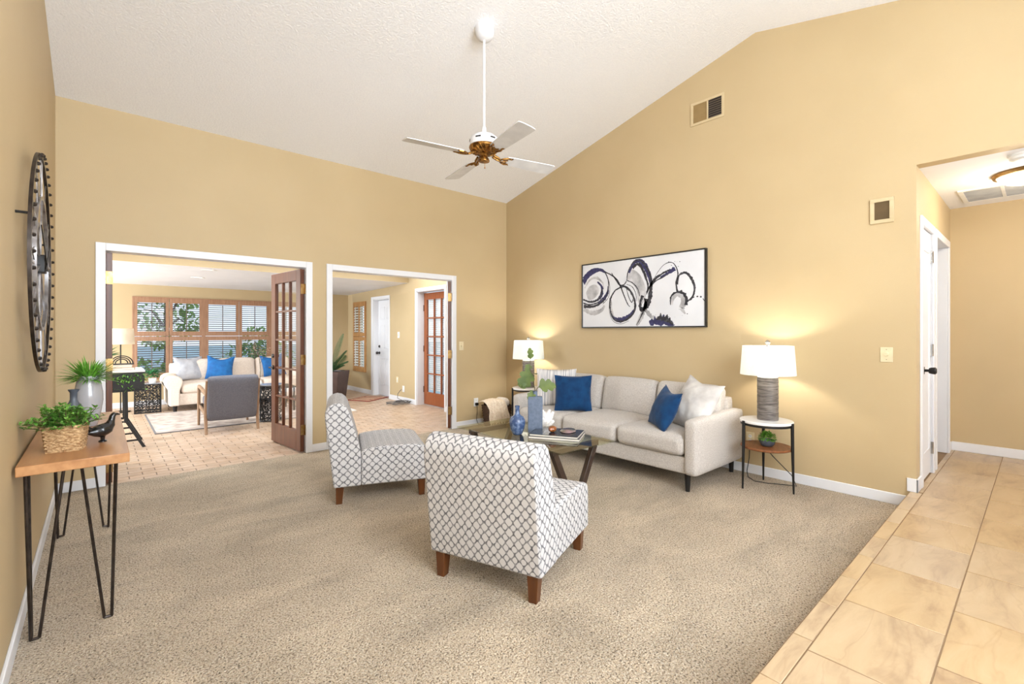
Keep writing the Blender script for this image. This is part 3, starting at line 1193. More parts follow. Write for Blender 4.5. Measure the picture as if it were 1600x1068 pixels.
def slipper_chair(label, loc, rz):
    """Local +x is the way the chair faces; back legs at x=0, right side at -y."""
    t = thing('slipper_chair', label, 'chair', loc, rz, 'patterned slipper chairs')
    W = 0.665
    back = [(-0.045, 0.135), (-0.060, 0.26), (-0.078, 0.42), (-0.095, 0.56), (-0.108, 0.67), (-0.106, 0.715), (-0.090, 0.752), (-0.060, 0.776), (-0.022, 0.785),
            (0.016, 0.776), (0.045, 0.752), (0.066, 0.712), (0.085, 0.655), (0.108, 0.575), (0.128, 0.50), (0.148, 0.425), (0.155, 0.38), (0.155, 0.135)]
    b = B()
    b.prism(back, -W / 2, W / 2, 'y')
    o = b.build('backrest', TRELLIS, t, bevel=0.014, seg=3, angle=50)
    set_uv(o, slipper_uv)
    seat = [(0.156, 0.135), (0.156, 0.405), (0.20, 0.418), (0.30, 0.428), (0.42, 0.430), (0.55, 0.426), (0.62, 0.416), (0.655, 0.400), (0.672, 0.375), (0.676, 0.33), (0.674, 0.135)]
    b = B()
    b.prism(seat, -W / 2 + 0.004, W / 2 - 0.004, 'y')
    o = b.build('seat', TRELLIS, t, bevel=0.014, seg=3, angle=50)
    set_uv(o, slipper_uv)
    for (x, y) in ((0.0, 0.2765), (0.0, -0.2765), (0.625, 0.2765), (0.625, -0.2765)):
        b = B()
        h0, h1 = 0.030, 0.022
        v = []
        for z, h, dx in ((0.14, h0, 0.0), (0.0, h1, -0.006 if x < 0.1 else 0.004)):
            for sx, sy in ((-1, -1), (1, -1), (1, 1), (-1, 1)):
                v.append(b.bm.verts.new((x + dx + sx * h, y + sy * h, z)))
        for f in ((0, 1, 2, 3), (7, 6, 5, 4), (4, 5, 1, 0), (5, 6, 2, 1), (6, 7, 3, 2), (7, 4, 0, 3)):
            b.bm.faces.new([v[i] for i in f])
        b.build('leg', CHLEG, t, bevel=0.002)
    return t


# chair with its back to the viewer
a1 = radians(20.9)
slipper_chair('patterned armless chair seen from behind, nearest the viewer on the carpet',
              (-3.186 + 0.2765 * sin(a1) - 0.0, -3.172 - 0.2765 * cos(a1), 0), a1)
a2 = radians(-21.4)
slipper_chair('patterned armless chair seen from its side, in front of the right doorway',
              (-3.206 - 0.2765 * sin(a2) * 1.0, -1.747 + 0.2765 * cos(a2), 0), a2)

# ------------------------------------------------------------------ sofa
SFX0, SFX1, SFY0, SFY1 = -0.985, -0.05, -3.492, -1.25
t = thing('sofa', 'light grey linen three-seat sofa against the right wall under the painting', 'sofa', (0, 0, 0))
cyS, L_ = (SFY0 + SFY1) / 2, SFY1 - SFY0
b = rounded_box(0.445, L_ / 2 - 0.09, 0.075, 0.02, 6)
b.build('seat_base', SOFA, t, loc=(-0.515, cyS, 0.215), angle=60)
for s in (-1, 1):
    b = rounded_box((SFX1 - SFX0) / 2, 0.055, 0.232, 0.035, 9, bulge=(0, 0.004, 0.006), wrinkle=0.0012, seed=s)
    for v in b.bm.verts:
        v.co.z += (0.010 * (v.co.x + 0.3)) if v.co.z > 0 else 0
    b.build('armrest', SOFA, t, loc=((SFX0 + SFX1) / 2, cyS + s * (L_ / 2 - 0.055), 0.372), angle=60)
b = rounded_box(0.065, L_ / 2 - 0.10, 0.285, 0.03, 8)
b.build('back_frame', SOFA, t, loc=(-0.118, cyS, 0.43), angle=60)
cw = (L_ - 0.22) / 3
for i in range(3):
    yc = SFY0 + 0.11 + cw * (i + 0.5)
    b = rounded_box(0.385, cw / 2 - 0.004, 0.088, 0.055, 14, bulge=(0.012, 0.002, 0.03 if i == 1 else 0.022), wrinkle=0.006, seed=i * 3.1)
    b.build('seat_cushion', SOFA, t, loc=(-0.615 if i != 1 else -0.625, yc, 0.375), angle=70)
    b = rounded_box(0.085, cw / 2 - 0.006, 0.20, 0.06, 12, bulge=(0.030, 0.0, 0.008), wrinkle=0.005, seed=20 + i * 2.7)
    b.build('back_cushion', SOFA, t, loc=(-0.255, yc, 0.622), rot=(0, radians(13), 0), angle=70)
for (x, y) in ((-0.925, SFY0 + 0.10), (-0.10, SFY0 + 0.10), (-0.925, SFY1 - 0.10), (-0.10, SFY1 - 0.10)):
    b = B()
    b.cyl((x, y, 0.145), (x, y, 0.0), 0.026, 0.018, 16)
    b.build('leg', BLACKM, t)


def pillow(name, label, w, h, t_, material, loc, rz, lean, roll=0.0, group=None, seed=0.0, dent=0.0, wr=0.006, pinch=0.07):
    b = pillow_bm(w, h, t_, seed=seed, dent=dent, wrinkle=wr, pinch=pinch)
    o = b.build(name, material, None, angle=80)
    # face along local -y; lean tips the top towards +y
    o.matrix_world = Matrix.Translation(loc) @ Matrix.Rotation(rz, 4, 'Z') @ Matrix.Rotation(-lean, 4, 'X') @ Matrix.Rotation(roll, 4, 'Y')
    return tag(o, label, 'pillow', group)


pillow('throw_pillow', 'square blue velvet pillow at the far end of the grey sofa, beside the striped pillow', 0.41, 0.40, 0.14, BLUE, (-0.76, -1.99, 0.462), radians(-49), radians(13), 0, 'blue pillows on the grey sofa', 1.0)
pillow('throw_pillow', 'tilted blue velvet pillow leaning on the white pillow, grey sofa', 0.39, 0.39, 0.17, BLUE, (-0.83, -3.03, 0.462), radians(-126), radians(24), radians(6), 'blue pillows on the grey sofa', 3.3, dent=0.03)
pillow('throw_pillow', 'large rumpled white pillow leaning against the near arm of the grey sofa', 0.48, 0.50, 0.20, WPILLOW, (-0.66, -3.19, 0.452), radians(-112), radians(27), radians(8), 'white pillows on the grey sofa', 6.1, dent=0.03, wr=0.012)
pillow('throw_pillow', 'pale striped pillow behind the blue one at the far end of the grey sofa', 0.47, 0.45, 0.16, STRIPEP, (-0.66, -1.64, 0.462), radians(-50), radians(15), 0, 'white pillows on the grey sofa', 9.4, wr=0.010)

# ------------------------------------------------------------------ side tables and lamps
def side_table(label, loc, rz, group):
    t = thing('side_table', label, 'side table', loc, rz, group)
    R = 0.205
    b = B()
    b.lathe([(0, 0.555), (R - 0.006, 0.555), (R, 0.560), (R, 0.574), (R - 0.004, 0.578), (0, 0.578)], seg=48)
    b.build('tabletop', MARBLE, t, angle=30)
    b = B()
    b.lathe([(R - 0.018, 0.536), (R - 0.006, 0.536), (R - 0.006, 0.555), (R - 0.018, 0.555), (R - 0.018, 0.536)], seg=40)
    b.build('rim', BLACKM, t, angle=30)
    b = B()
    b.lathe([(0, 0.338), (R - 0.012, 0.338), (R - 0.006, 0.344), (R - 0.006, 0.352), (R - 0.012, 0.358), (0, 0.358)], seg=48)
    b.build('shelf', WALNUT, t, angle=30)
    for k in range(3):
        a = 2 * pi * k / 3
        ca, sa = cos(a), sin(a)
        b = B()
        b.tube([(ca * (R + 0.002), sa * (R + 0.002), 0.574), (ca * (R + 0.004), sa * (R + 0.004), 0.35), (ca * (R + 0.012), sa * (R + 0.012), 0.0)], [0.013, 0.0125, 0.007], 12)
        b.build('leg', BLACKM, t)
    return t


def lamp(label, loc, group, power):
    t = thing('table_lamp', label, 'lamp', loc, 0.0, group)
    b = B()
    prof = [(0, 0.0), (0.080, 0.0)] + [(0.0815 + 0.0012 * sin(i * 1.9), 0.006 + 0.35 * i / 26) for i in range(27)] + [(0.0805, 0.360), (0, 0.360)]
    b.lathe(prof, seg=36)
    b.build('lamp_base', LAMPB, t, angle=50)
    b = B()
    b.lathe([(0, 0.360), (0.079, 0.360), (0.079, 0.368), (0.02, 0.372), (0, 0.372)], seg=32)
    b.cyl((0, 0, 0.37), (0, 0, 0.47), 0.010, seg=12)
    b.lathe([(0.0, 0.43), (0.018, 0.43), (0.02, 0.47), (0.0, 0.47)], seg=16)
    b.build('socket', WPLAST, t)
    b = B()
    s0, s1, r0, r1 = 0.385, 0.630, 0.214, 0.197
    b.lathe([(r0, s0), (r1, s1), (r1 - 0.003, s1), (r0 - 0.003, s0), (r0, s0)], seg=56)
    b.build('lamp_shade', SHADE, t, angle=60)
    b = B()
    for k in range(3):
        a = 2 * pi * k / 3 + 0.4
        b.tube([(0, 0, s1 - 0.012), (cos(a) * (r1 - 0.002), sin(a) * (r1 - 0.002), s1 - 0.006)], 0.0025, 6)
    b.tube([(0.0, 0, 0.47), (0.06, 0, 0.50), (0.065, 0, 0.58), (0.0, 0, s1 - 0.01)], 0.003, 6)
    b.tube([(0.0, 0, 0.47), (-0.06, 0, 0.50), (-0.065, 0, 0.58), (0.0, 0, s1 - 0.01)], 0.003, 6)
    b.build('harp', CHROME, t)
    b = B()
    b.lathe([(0, s1 - 0.012), (0.010, s1 - 0.010), (0.008, s1 + 0.006), (0.020, s1 + 0.022), (0.022, s1 + 0.032), (0.014, s1 + 0.045), (0.004, s1 + 0.052), (0, s1 + 0.053)], seg=20)
    b.build('finial', CHROME, t)
    point_light('bulb_light', (0, 0, 0.515), power, (1.0, 0.93, 0.82), 0.045, t)
    return t


STR = (-0.325, -3.785, 0)
STL = (-0.262, -0.745, 0)
side_table('round side table with a white top and walnut shelf, near end of the sofa', STR, radians(26), 'round side tables')
side_table('round white-topped side table mostly hidden in the far corner behind the sofa arm', STL, radians(150), 'round side tables')
lamp('table lamp with white drum shade and grey base, beside the near sofa arm', (-0.305, -3.79, 0.578), 'table lamps by the sofa', 14)
lamp('table lamp with white drum shade in the far corner of the room', (-0.245, -0.742, 0.578), 'table lamps by the sofa', 14)

# lamp cord running along the floor
b = B()
b.tube([(-0.20, -3.72, 0.36 - 0.03), (-0.22, -3.80, 0.25), (-0.16, -3.93, 0.10), (-0.14, -3.96, 0.012), (-0.16, -3.86, 0.006), (-0.22, -3.76, 0.006), (-0.25, -3.66, 0.008),
        (-0.16, -3.57, 0.006), (-0.06, -3.52, 0.03), (-0.022, -3.525, 0.15), (-0.012, -3.527, 0.30)], 0.0035, 6)
tag(b.build('lamp_cord', BLACKM), 'black cord trailing on the carpet under the near side table', 'cord')


def leaf_ball(b, c, r, n, ll, lw, squash=1.0, zmin=-0.3):
    for i in range(n):
        z = random.uniform(zmin, 1)
        a = random.uniform(0, 2 * pi)
        rr = sqrt(max(0, 1 - z * z))
        d = Vector((rr * cos(a), rr * sin(a), z * squash))
        p = Vector(c) + d * r * random.uniform(0.55, 0.95)
        dd = d + Vector((random.uniform(-.6, .6), random.uniform(-.6, .6), random.uniform(-.4, .6)))
        b.leaf(p, dd, (0, 0, 1), ll * random.uniform(0.7, 1.2), lw * random.uniform(0.8, 1.2), 0.2, 3)


t = thing('potted_plant', 'tiny round green plant in a grey bowl on the walnut shelf', 'plant', (STR[0] - 0.02, STR[1] - 0.015, 0.358))
b = B()
b.lathe([(0, 0), (0.036, 0), (0.054, 0.018), (0.064, 0.045), (0.064, 0.056), (0.058, 0.056), (0.05, 0.03), (0, 0.026)], seg=32)
b.build('bowl', CHARCOAL, t, angle=50)
b = B()
leaf_ball(b, (0, 0, 0.062), 0.066, 420, 0.022, 0.010, 0.9, -0.1)
b.build('foliage', LEAFB, t, recalc=False)

# ------------------------------------------------------------------ coffee table
GZ = 0.462
t = thing('coffee_table', 'glass-topped coffee table on dark crossed wooden legs', 'coffee table', (-1.83, -2.44, 0))
gx, gy = 0.315, 0.645
b = B()
b.box(-gx, gx, -gy, gy, GZ - 0.012, GZ)
b.build('glass_top', TGLASS, t, bevel=0.002, seg=2)
for s in (-1, 1):
    for q in (-1, 1):
        b = B()
        b.bar((q * 0.235, s * 0.50, GZ - 0.045), (q * 0.03, s * 0.50, 0.0), 0.05, 0.042, up=(0, 1, 0))
        b.build('leg', DARKWOOD, t, bevel=0.003)
    b = B()
    b.bar((-0.27, s * 0.50, GZ - 0.032), (0.27, s * 0.50, GZ - 0.032), 0.045, 0.040)
    b.build('top_rail', DARKWOOD, t, bevel=0.003)
b = B()
b.bar((0, -0.48, 0.06), (0, 0.48, 0.06), 0.035, 0.05)
b.build('stretcher', DARKWOOD, t, bevel=0.003)
for s in (-1, 1):
    for q in (-1, 1):
        b = B()
        b.cyl((q * 0.22, s * 0.50, GZ - 0.0125), (q * 0.22, s * 0.50, GZ - 0.009 - 0.003), 0.016, seg=16)
        b.build('glass_pad', BLACKM, t)

# bottle vase
b = B()
b.lathe([(0, 0.0), (0.034, 0.0), (0.044, 0.012), (0.060, 0.055), (0.068, 0.098), (0.067, 0.122), (0.052, 0.150), (0.028, 0.165), (0.019, 0.178), (0.017, 0.222), (0.020, 0.232), (0.021, 0.244),
         (0.016, 0.244), (0.013, 0.20), (0.013, 0.176), (0, 0.17)], seg=40)
tag(b.build('bottle_vase', BLUEGLASS, loc=(-1.955, -2.413, GZ), angle=60), 'round-bodied mottled blue bottle vase on the glass table', 'vase')

# tall rectangular vase
t = thing('tall_vase', 'tall slate-blue rectangular vase holding a leafy branch', 'vase', (-1.778, -2.447, GZ), radians(-41))
b = rounded_box(0.0625, 0.036, 0.155, 0.006, 6)
b.build('vase_body', SLATE, t, loc=(0, 0, 0.155), angle=40)
b = B()
b.lathe([(0.020, 0.308), (0.019, 0.352), (0.022, 0.356), (0.016, 0.356), (0.015, 0.31)], seg=24)
b.build('neck', SLATE, t)


def lobed_leaf(b, base, d, up, size, droop=0.2):
    d = Vector(d).normalized()
    s = d.cross(Vector(up)).normalized()
    n = s.cross(d)
    out = [(0.0, 0.02), (0.08, 0.10), (0.16, 0.30), (0.26, 0.40), (0.36, 0.42), (0.44, 0.34), (0.47, 0.24), (0.53, 0.30), (0.64, 0.38), (0.74, 0.36), (0.80, 0.26), (0.84, 0.18), (0.90, 0.20), (0.96, 0.14), (1.0, 0.0)]
    Lv, Mv, Rv = [], [], []
    for u, w in out:
        p = Vector(base) + d * (u * size) - Vector((0, 0, 1)) * (droop * size * u * u)
        c = 0.10 * size * sin(u * 6)
        Mv.append(b.bm.verts.new(p))
        if w > 0:
            Lv.append(b.bm.verts.new(p - s * (w * size) + n * (0.22 * w * size + 0.2 * c)))
            Rv.append(b.bm.verts.new(p + s * (w * size) + n * (0.18 * w * size - 0.2 * c)))
        else:
            Lv.append(None)
            Rv.append(None)
    for i in range(len(out) - 1):
        for S, fl in ((Lv, False), (Rv, True)):
            vs = [q for q in (Mv[i], Mv[i + 1], S[i + 1], S[i]) if q is not None]
            if fl:
                vs.reverse()
            b.bm.faces.new(vs)


t = thing('fig_branch', 'green fig-leaf branch standing in the slate-blue vase', 'branch', (-1.778, -2.447, GZ + 0.33))
rt = Vector((0.750, -0.661, 0))          # sideways in the room, roughly along the sofa to the wall
fwv = Vector((0.661, 0.750, 0))
b = B()
st = [Vector((0, 0, -0.2)), Vector((0, 0, 0.03)), rt * -0.02 + Vector((0, 0, 0.13)), rt * -0.045 + Vector((0, 0, 0.22)), rt * -0.04 + Vector((0, 0, 0.31))]
b.tube(st, [0.004, 0.004, 0.0035, 0.003, 0.002], 8)
b.tube([Vector((0, 0, 0.02)), rt * 0.02 + Vector((0, 0, 0.05)), rt * 0.035 + Vector((0, 0, 0.065))], 0.003, 6)
b.tube([rt * -0.02 + Vector((0, 0, 0.13)), rt * -0.05 + Vector((0, 0, 0.175))], 0.003, 6)
b.tube([Vector((0, 0, 0.05)), rt * -0.03 + Vector((0, 0, 0.075)), rt * -0.07 + Vector((0, 0, 0.085))], 0.003, 6)
b.build('stem', STEM, t)
for base, d, up, sz, dr in (
        (rt * 0.03 + Vector((0, 0, 0.06)), rt * 1.0 + Vector((0, 0, 0.28)), -fwv * 0.9 + Vector((0, 0, 0.5)), 0.155, 0.2),
        (rt * -0.045 + Vector((0, 0, 0.20)), rt * -0.45 + Vector((0, 0, -0.9)), -fwv, 0.17, 0.0),
        (rt * -0.06 + Vector((0, 0, 0.09)), rt * -0.75 + Vector((0, 0, 0.3)), -fwv + Vector((0, 0, .3)), 0.10, 0.4),
        (rt * -0.04 + Vector((0, 0, 0.30)), rt * -0.1 + Vector((0, 0, 1)), -fwv + rt * 0.8, 0.09, -0.1),
        (rt * -0.05 + Vector((0, 0, 0.26)), rt * -0.3 + Vector((0, 0, -0.9)), -fwv + rt * 0.3, 0.08, 0.0),
        (Vector((0, 0, 0.02)), rt * -0.7 + Vector((0, 0, -0.45)) - fwv * 0.3, -fwv + Vector((0, 0, 0.6)), 0.085, 0.2),
        (rt * -0.03 + fwv * 0.02 + Vector((0, 0, 0.17)), fwv * 0.5 + rt * 0.35 + Vector((0, 0, 0.1)), Vector((0, 0, 1)), 0.08, 0.3)):
    b = B()
    lobed_leaf(b, base, d, up, sz, dr)
    b.build('leaf', LEAFO, t, recalc=False, angle=80)

# books
def book(label, loc, rz, w, d, h, cover, group='books on the glass table'):
    t = thing('book', label, 'book', loc, rz, group)
    b = B()
    b.box(-w / 2, w / 2, -d / 2, d / 2, 0, 0.003)
    b.box(-w / 2, w / 2, -d / 2, d / 2, h - 0.003, h)
    b.box(w / 2 - 0.004, w / 2, -d / 2, d / 2, 0, h)
    b.build('cover', cover, t, bevel=0.001)
    b = B()
    b.box(-w / 2 + 0.004, w / 2 - 0.005, -d / 2 + 0.004, d / 2 - 0.004, 0.003, h - 0.003)
    b.build('pages', PAGES, t)
    return t


PAGES = mat('page_edges', (232, 226, 214), (214, 206, 192), rough=0.8, scale=4, stretch=(1, 1, 200))
COVERD = mat('dark_book_cover', (44, 50, 62), (34, 40, 52), rough=0.25, scale=3, coat=0.4)
COVERG = mat('grey_book_cover', (122, 116, 116), (96, 90, 92), rough=0.35, scale=3)
BKX, BKY = -1.752, -2.682
book('large grey book at the bottom of the stack on the glass table', (BKX, BKY, GZ), radians(121), 0.42, 0.30, 0.020, COVERG)
book('large dark glossy book on top of the grey one on the glass table', (BKX - 0.005, BKY - 0.004, GZ + 0.020), radians(119), 0.40, 0.285, 0.018, COVERD)
AMBER = mat('amber_wood', (158, 88, 34), (84, 40, 14), rough=0.3, scale=22, coat=0.5)
b = B()
b.surf(lambda u, v: Vector(((0.048 + 0.010 * noise.noise(Vector((cos(2 * pi * u) * 2, sin(2 * pi * u) * 2, v * 3)))) * sin(pi * v) * cos(2 * pi * u),
                            (0.034 + 0.008 * noise.noise(Vector((cos(2 * pi * u) * 2 + 5, sin(2 * pi * u) * 2, v * 3)))) * sin(pi * v) * sin(2 * pi * u),
                            0.026 - 0.026 * cos(pi * v))), 24, 12, closeu=True)
bmesh.ops.remove_doubles(b.bm, verts=b.bm.verts[:], dist=1e-5)
tag(b.build('amber_ornament', AMBER, loc=(-1.79, -2.665, GZ + 0.038), rot=(0, 0, 0.6)), 'polished amber-brown lump of stone on the top book', 'ornament')
AGATE = mat('agate', (150, 120, 124), (92, 98, 84), rough=0.25, scale=16, detail=5, coat=0.4)
b = B()
b.lathe([(0, 0.0), (0.075, 0.0), (0.082, 0.006), (0.075, 0.013), (0, 0.014)], seg=28, sx=1.15, sy=0.8)
tag(b.build('agate_slice', AGATE, loc=(-1.675, -2.735, GZ + 0.038), rot=(0, 0, 0.5), angle=50), 'flat mauve agate slice lying on the top book', 'ornament')

# white coral
CORALM = mat('white_coral', (244, 240, 236), (230, 224, 220), rough=0.7, scale=40, bump=0.5)
b = B()
rs = random.Random(4)
for i in range(26):
    a = rs.uniform(0, 2 * pi)
    el = rs.uniform(0.15, 1.45)
    ln = rs.uniform(0.07, 0.13) * (0.7 + 0.4 * sin(el))
    d = Vector((cos(a) * cos(el), sin(a) * cos(el) * 0.8, sin(el)))
    base_ = Vector((0, 0, 0.045)) + d * 0.01
    midp = base_ + d * ln * 0.55 + Vector((rs.uniform(-.012, .012), rs.uniform(-.012, .012), rs.uniform(-.008, .012)))
    tip = base_ + d * ln
    tip.z = max(tip.z, 0.012)
    midp.z = max(midp.z, 0.018)
    b.tube([base_, midp, tip], [0.032, 0.027, 0.010], 7)
tag(b.build('coral_ornament', CORALM, loc=(-1.615, -2.405, GZ), angle=20), 'spiky white coral ornament beside the slate-blue vase', 'ornament')

# ------------------------------------------------------------------ console table on the left
CT = 0.775
t = thing('console_table', 'narrow oak console table on black hairpin legs along the left wall', 'console table', (-4.683, -1.80, 0))
b = B()
b.box(-0.181, 0.183, -0.775, 0.735, CT - 0.042, CT)
b.build('tabletop', CONSOLE, t, bevel=0.003)
for (fx, fy, sx, sy) in ((-0.139, -0.672, -1, -1), (0.118, -0.670, 1, -1), (-0.118, 0.712 - 0.06, -1, 1), (0.121, 0.733 - 0.06, 1, 1)):
    b = B()
    zt = CT - 0.045
    for (dx, dy) in ((0.0, 0.0), (-sx * 0.10, 0.01), (0.01, -sy * 0.12)):
        pass
    tops = ((0.02 * sx, 0.02 * sy), (-0.10 * sx, 0.02 * sy), (0.02 * sx, -0.11 * sy))
    foot = ((0.004 * sx, 0.004 * sy), (-0.022 * sx, 0.004 * sy), (0.004 * sx, -0.022 * sy))
    for (tx, ty), (gx_, gy_) in zip(tops, foot):
        b.tube([(fx + tx, fy + ty, zt), (fx + gx_, fy + gy_, 0.006)], 0.0062, 8)
    b.tube([(fx + foot[1][0], fy + foot[1][1], 0.008), (fx + foot[0][0], fy + foot[0][1], 0.006), (fx + foot[2][0], fy + foot[2][1], 0.008)], 0.0062, 8)
    x0, x1 = sorted((fx + 0.03 * sx, fx - 0.115 * sx))
    y0, y1 = sorted((fy + 0.03 * sy, fy - 0.125 * sy))
    b.box(x0, x1, y0, y1, zt - 0.0, zt + 0.003)
    b.build('hairpin_leg', BRONZE, t)

# woven basket with greenery
t = thing('planter_basket', 'square seagrass basket of small-leaved greenery at the near end of the console', 'plant', (-4.722, -2.300, CT), radians(-10))
b = B()
h0, h1, hh = 0.059, 0.069, 0.120
for j in range(15):
    z = hh * (j + 0.5) / 15
    hw = h0 + (h1 - h0) * j / 14
    pts = []
    for q in range(56):
        a = 2 * pi * q / 56
        ca, sa = cos(a), sin(a)
        m = (abs(ca) ** 8 + abs(sa) ** 8) ** (-1 / 8)
        wv = 0.0022 * (1 if (q + j) % 2 else -1)
        pts.append((ca * m * (hw + wv), sa * m * (hw + wv), z))
    b.tube(pts, 0.0052, 6, closed=True)
b.box(-h0, h0, -h0, h0, 0.0, 0.01)
b.build('basket', WICKER, t, angle=60)
b = B()
b.box(-h1 + 0.006, h1 - 0.006, -h1 + 0.006, h1 - 0.006, 0.09, 0.102)
b.build('soil', SOIL, t)
b = B()
bs = B()
rs = random.Random(11)
for i in range(120):
    a = rs.uniform(0, 2 * pi)
    el = rs.uniform(0.35, 1.45)
    ln = rs.uniform(0.08, 0.135)
    d = Vector((cos(a) * cos(el), sin(a) * cos(el), sin(el)))
    p0 = Vector((rs.uniform(-.065, .065), rs.uniform(-.065, .065), 0.10))
    pts = [p0 + d * (ln * k / 5) + Vector((0, 0, -0.02 * (k / 5) ** 2)) for k in range(6)]
    bs.tube(pts, 0.0014, 4)
    for k in range(1, 6):
        for s_ in range(3):
            aa = rs.uniform(0, 2 * pi)
            dd = d * 0.5 + Vector((cos(aa), sin(aa), rs.uniform(-0.1, 0.6))) * 0.8
            b.leaf(pts[k], dd, (0, 0, 1), rs.uniform(0.020, 0.034), rs.uniform(0.009, 0.014), 0.25, 3)
b.build('foliage', LEAF, t, recalc=False)
bs.build('stems', STEM, t)

# black ceramic bird
t = thing('bird_figurine', 'black ceramic bird figurine beside the seagrass basket on the console', 'figurine', (-4.592, -2.205, CT), radians(32))
t.scale = (0.85, 0.85, 0.85)
b = B()
sec = [(-0.085, 0.062, 0.006, 0.006), (-0.070, 0.066, 0.016, 0.014), (-0.045, 0.066, 0.030, 0.028), (-0.012, 0.066, 0.038, 0.038), (0.018, 0.074, 0.034, 0.036), (0.038, 0.094, 0.024, 0.026), (0.047, 0.118, 0.016, 0.017),
       (0.052, 0.140, 0.015, 0.015), (0.060, 0.152, 0.015, 0.013), (0.074, 0.152, 0.009, 0.008), (0.094, 0.146, 0.003, 0.003)]


def bird(u, v):
    f = u * (len(sec) - 1)
    i = min(int(f), len(sec) - 2)
    q = f - i
    q = q * q * (3 - 2 * q)
    A, C = sec[i], sec[i + 1]
    x, z, ry, rz_ = [A[k] + (C[k] - A[k]) * q for k in range(4)]
    a = 2 * pi * v
    j = max(0, min(len(sec) - 2, i))
    tx, tz = C[0] - A[0], C[1] - A[1]
    ln = sqrt(tx * tx + tz * tz) or 1
    nx, nz = -tz / ln, tx / ln
    return Vector((x + nx * rz_ * sin(a), ry * cos(a), z + nz * rz_ * sin(a)))


b.surf(bird, 40, 20, closev=True)
b.build('body', BLACKC, t, angle=70)
b = B()
b.lathe([(0, 0), (0.020, 0), (0.020, 0.006), (0.010, 0.012), (0.012, 0.03), (0.022, 0.045), (0, 0.05)], seg=20)
b.build('foot', BLACKC, t)
b = B()
b.prism([(-0.02, 0.085), (-0.05, 0.088), (-0.105, 0.120), (-0.085, 0.088), (-0.06, 0.070)], -0.010, 0.010, 'y')
b.build('tail', BLACKC, t, bevel=0.003)

# grey vase with grass
t = thing('grass_vase', 'glossy grey egg-shaped vase with bright green grass on the console', 'vase', (-4.652, -1.64, CT))
b = B()
b.lathe([(0, 0), (0.034, 0), (0.040, 0.006), (0.056, 0.08), (0.066, 0.15), (0.065, 0.20), (0.055, 0.262), (0.042, 0.292), (0.040, 0.296), (0.035, 0.292), (0.042, 0.25), (0, 0.24)], seg=44)
b.build('vase_body', GREYGLAZE, t, angle=60)
b = B()
rs = random.Random(5)
for i in range(240):
    a = rs.uniform(0, 2 * pi)
    el = rs.uniform(0.12, 1.25)
    d = Vector((cos(a) * cos(el), sin(a) * cos(el), sin(el)))
    r0 = rs.uniform(0, 0.035)
    b.leaf((cos(a) * r0, sin(a) * r0, 0.275), d, (0, 0, 1), rs.uniform(0.10, 0.165), rs.uniform(0.006, 0.010), 0.35, 5, fold=0.3)
b.build('grass', LEAFB, t, recalc=False)

# small charcoal bottle
b = B()
b.lathe([(0, 0), (0.032, 0), (0.040, 0.01), (0.048, 0.06), (0.047, 0.11), (0.034, 0.150), (0.020, 0.172), (0.016, 0.185), (0.016, 0.222), (0.024, 0.236), (0.024, 0.240), (0.018, 0.240), (0.011, 0.22), (0.011, 0.18), (0, 0.17)], seg=36)
tag(b.build('bottle_vase', CHARCOAL, loc=(-4.71, -1.845, CT), angle=60), 'small charcoal bottle vase peeking out behind the basket greenery', 'vase')

# ------------------------------------------------------------------ wall clock
t = thing('wall_clock', 'huge round open-frame bronze skeleton clock on the left wall', 'clock', (XL + 0.045, -1.93, 1.678))
MX = Matrix.Rotation(pi / 2, 4, 'Y')     # local z of lathe -> +x out of the wall
R = 0.555


def ring(b, r0, r1, th, x0=0.0):
    b.lathe([(r0, x0 - th / 2), (r1, x0 - th / 2), (r1, x0 + th / 2), (r0, x0 + th / 2), (r0, x0 - th / 2)], M=MX, seg=72)


b = B()
ring(b, R - 0.018, R, 0.013)
b.build('outer_ring', BRONZE, t)
b = B()
b.lathe([(0, 0.011), (0.006, 0.009), (0.009, 0.003), (0.009, -0.002), (0, -0.002)], M=MX, seg=8)
rv = b.build('rivet', BRONZE, t)
for k in range(48):
    a = 2 * pi * k / 48
    o = rv if k == 0 else copy_tree(rv, t)
    o.location = (0.011, (R - 0.008) * sin(a), (R - 0.008) * cos(a))
b = B()
ring(b, 0.325, 0.343, 0.016)
b.build('inner_ring', SILVERM, t)
num = ['XII', 'I', 'II', 'III', 'IIII', 'V', 'VI', 'VII', 'VIII', 'IX', 'X', 'XI']
for k in range(12):
    b = B()
    a = -2 * pi * k / 12
    Mk = Matrix.Rotation(-a if False else a, 4, 'X')
    adv = {'I': 0.030, 'V': 0.064, 'X': 0.062}
    wdt = sum(adv[c] for c in num[k])
    x = -wdt / 2
    z0, z1 = 0.343, 0.535
    for c in num[k]:
        w = adv[c]

        def seg_(ya, za, yb, zb, wd=0.010):
            p0, p1 = Mk @ Vector((0, ya, za)), Mk @ Vector((0, yb, zb))
            b.bar(p0, p1, wd, 0.004, up=(1, 0, 0))
        if c == 'I':
            seg_(x + w / 2, z0, x + w / 2, z1)
        elif c == 'V':
            seg_(x + 0.006, z1, x + w / 2, z0)
            seg_(x + w - 0.006, z1, x + w / 2, z0)
        else:
            seg_(x + 0.006, z0, x + w - 0.006, z1)
            seg_(x + w - 0.006, z0, x + 0.006, z1)
        x += w
    b.build('numeral', SILVERM, t)


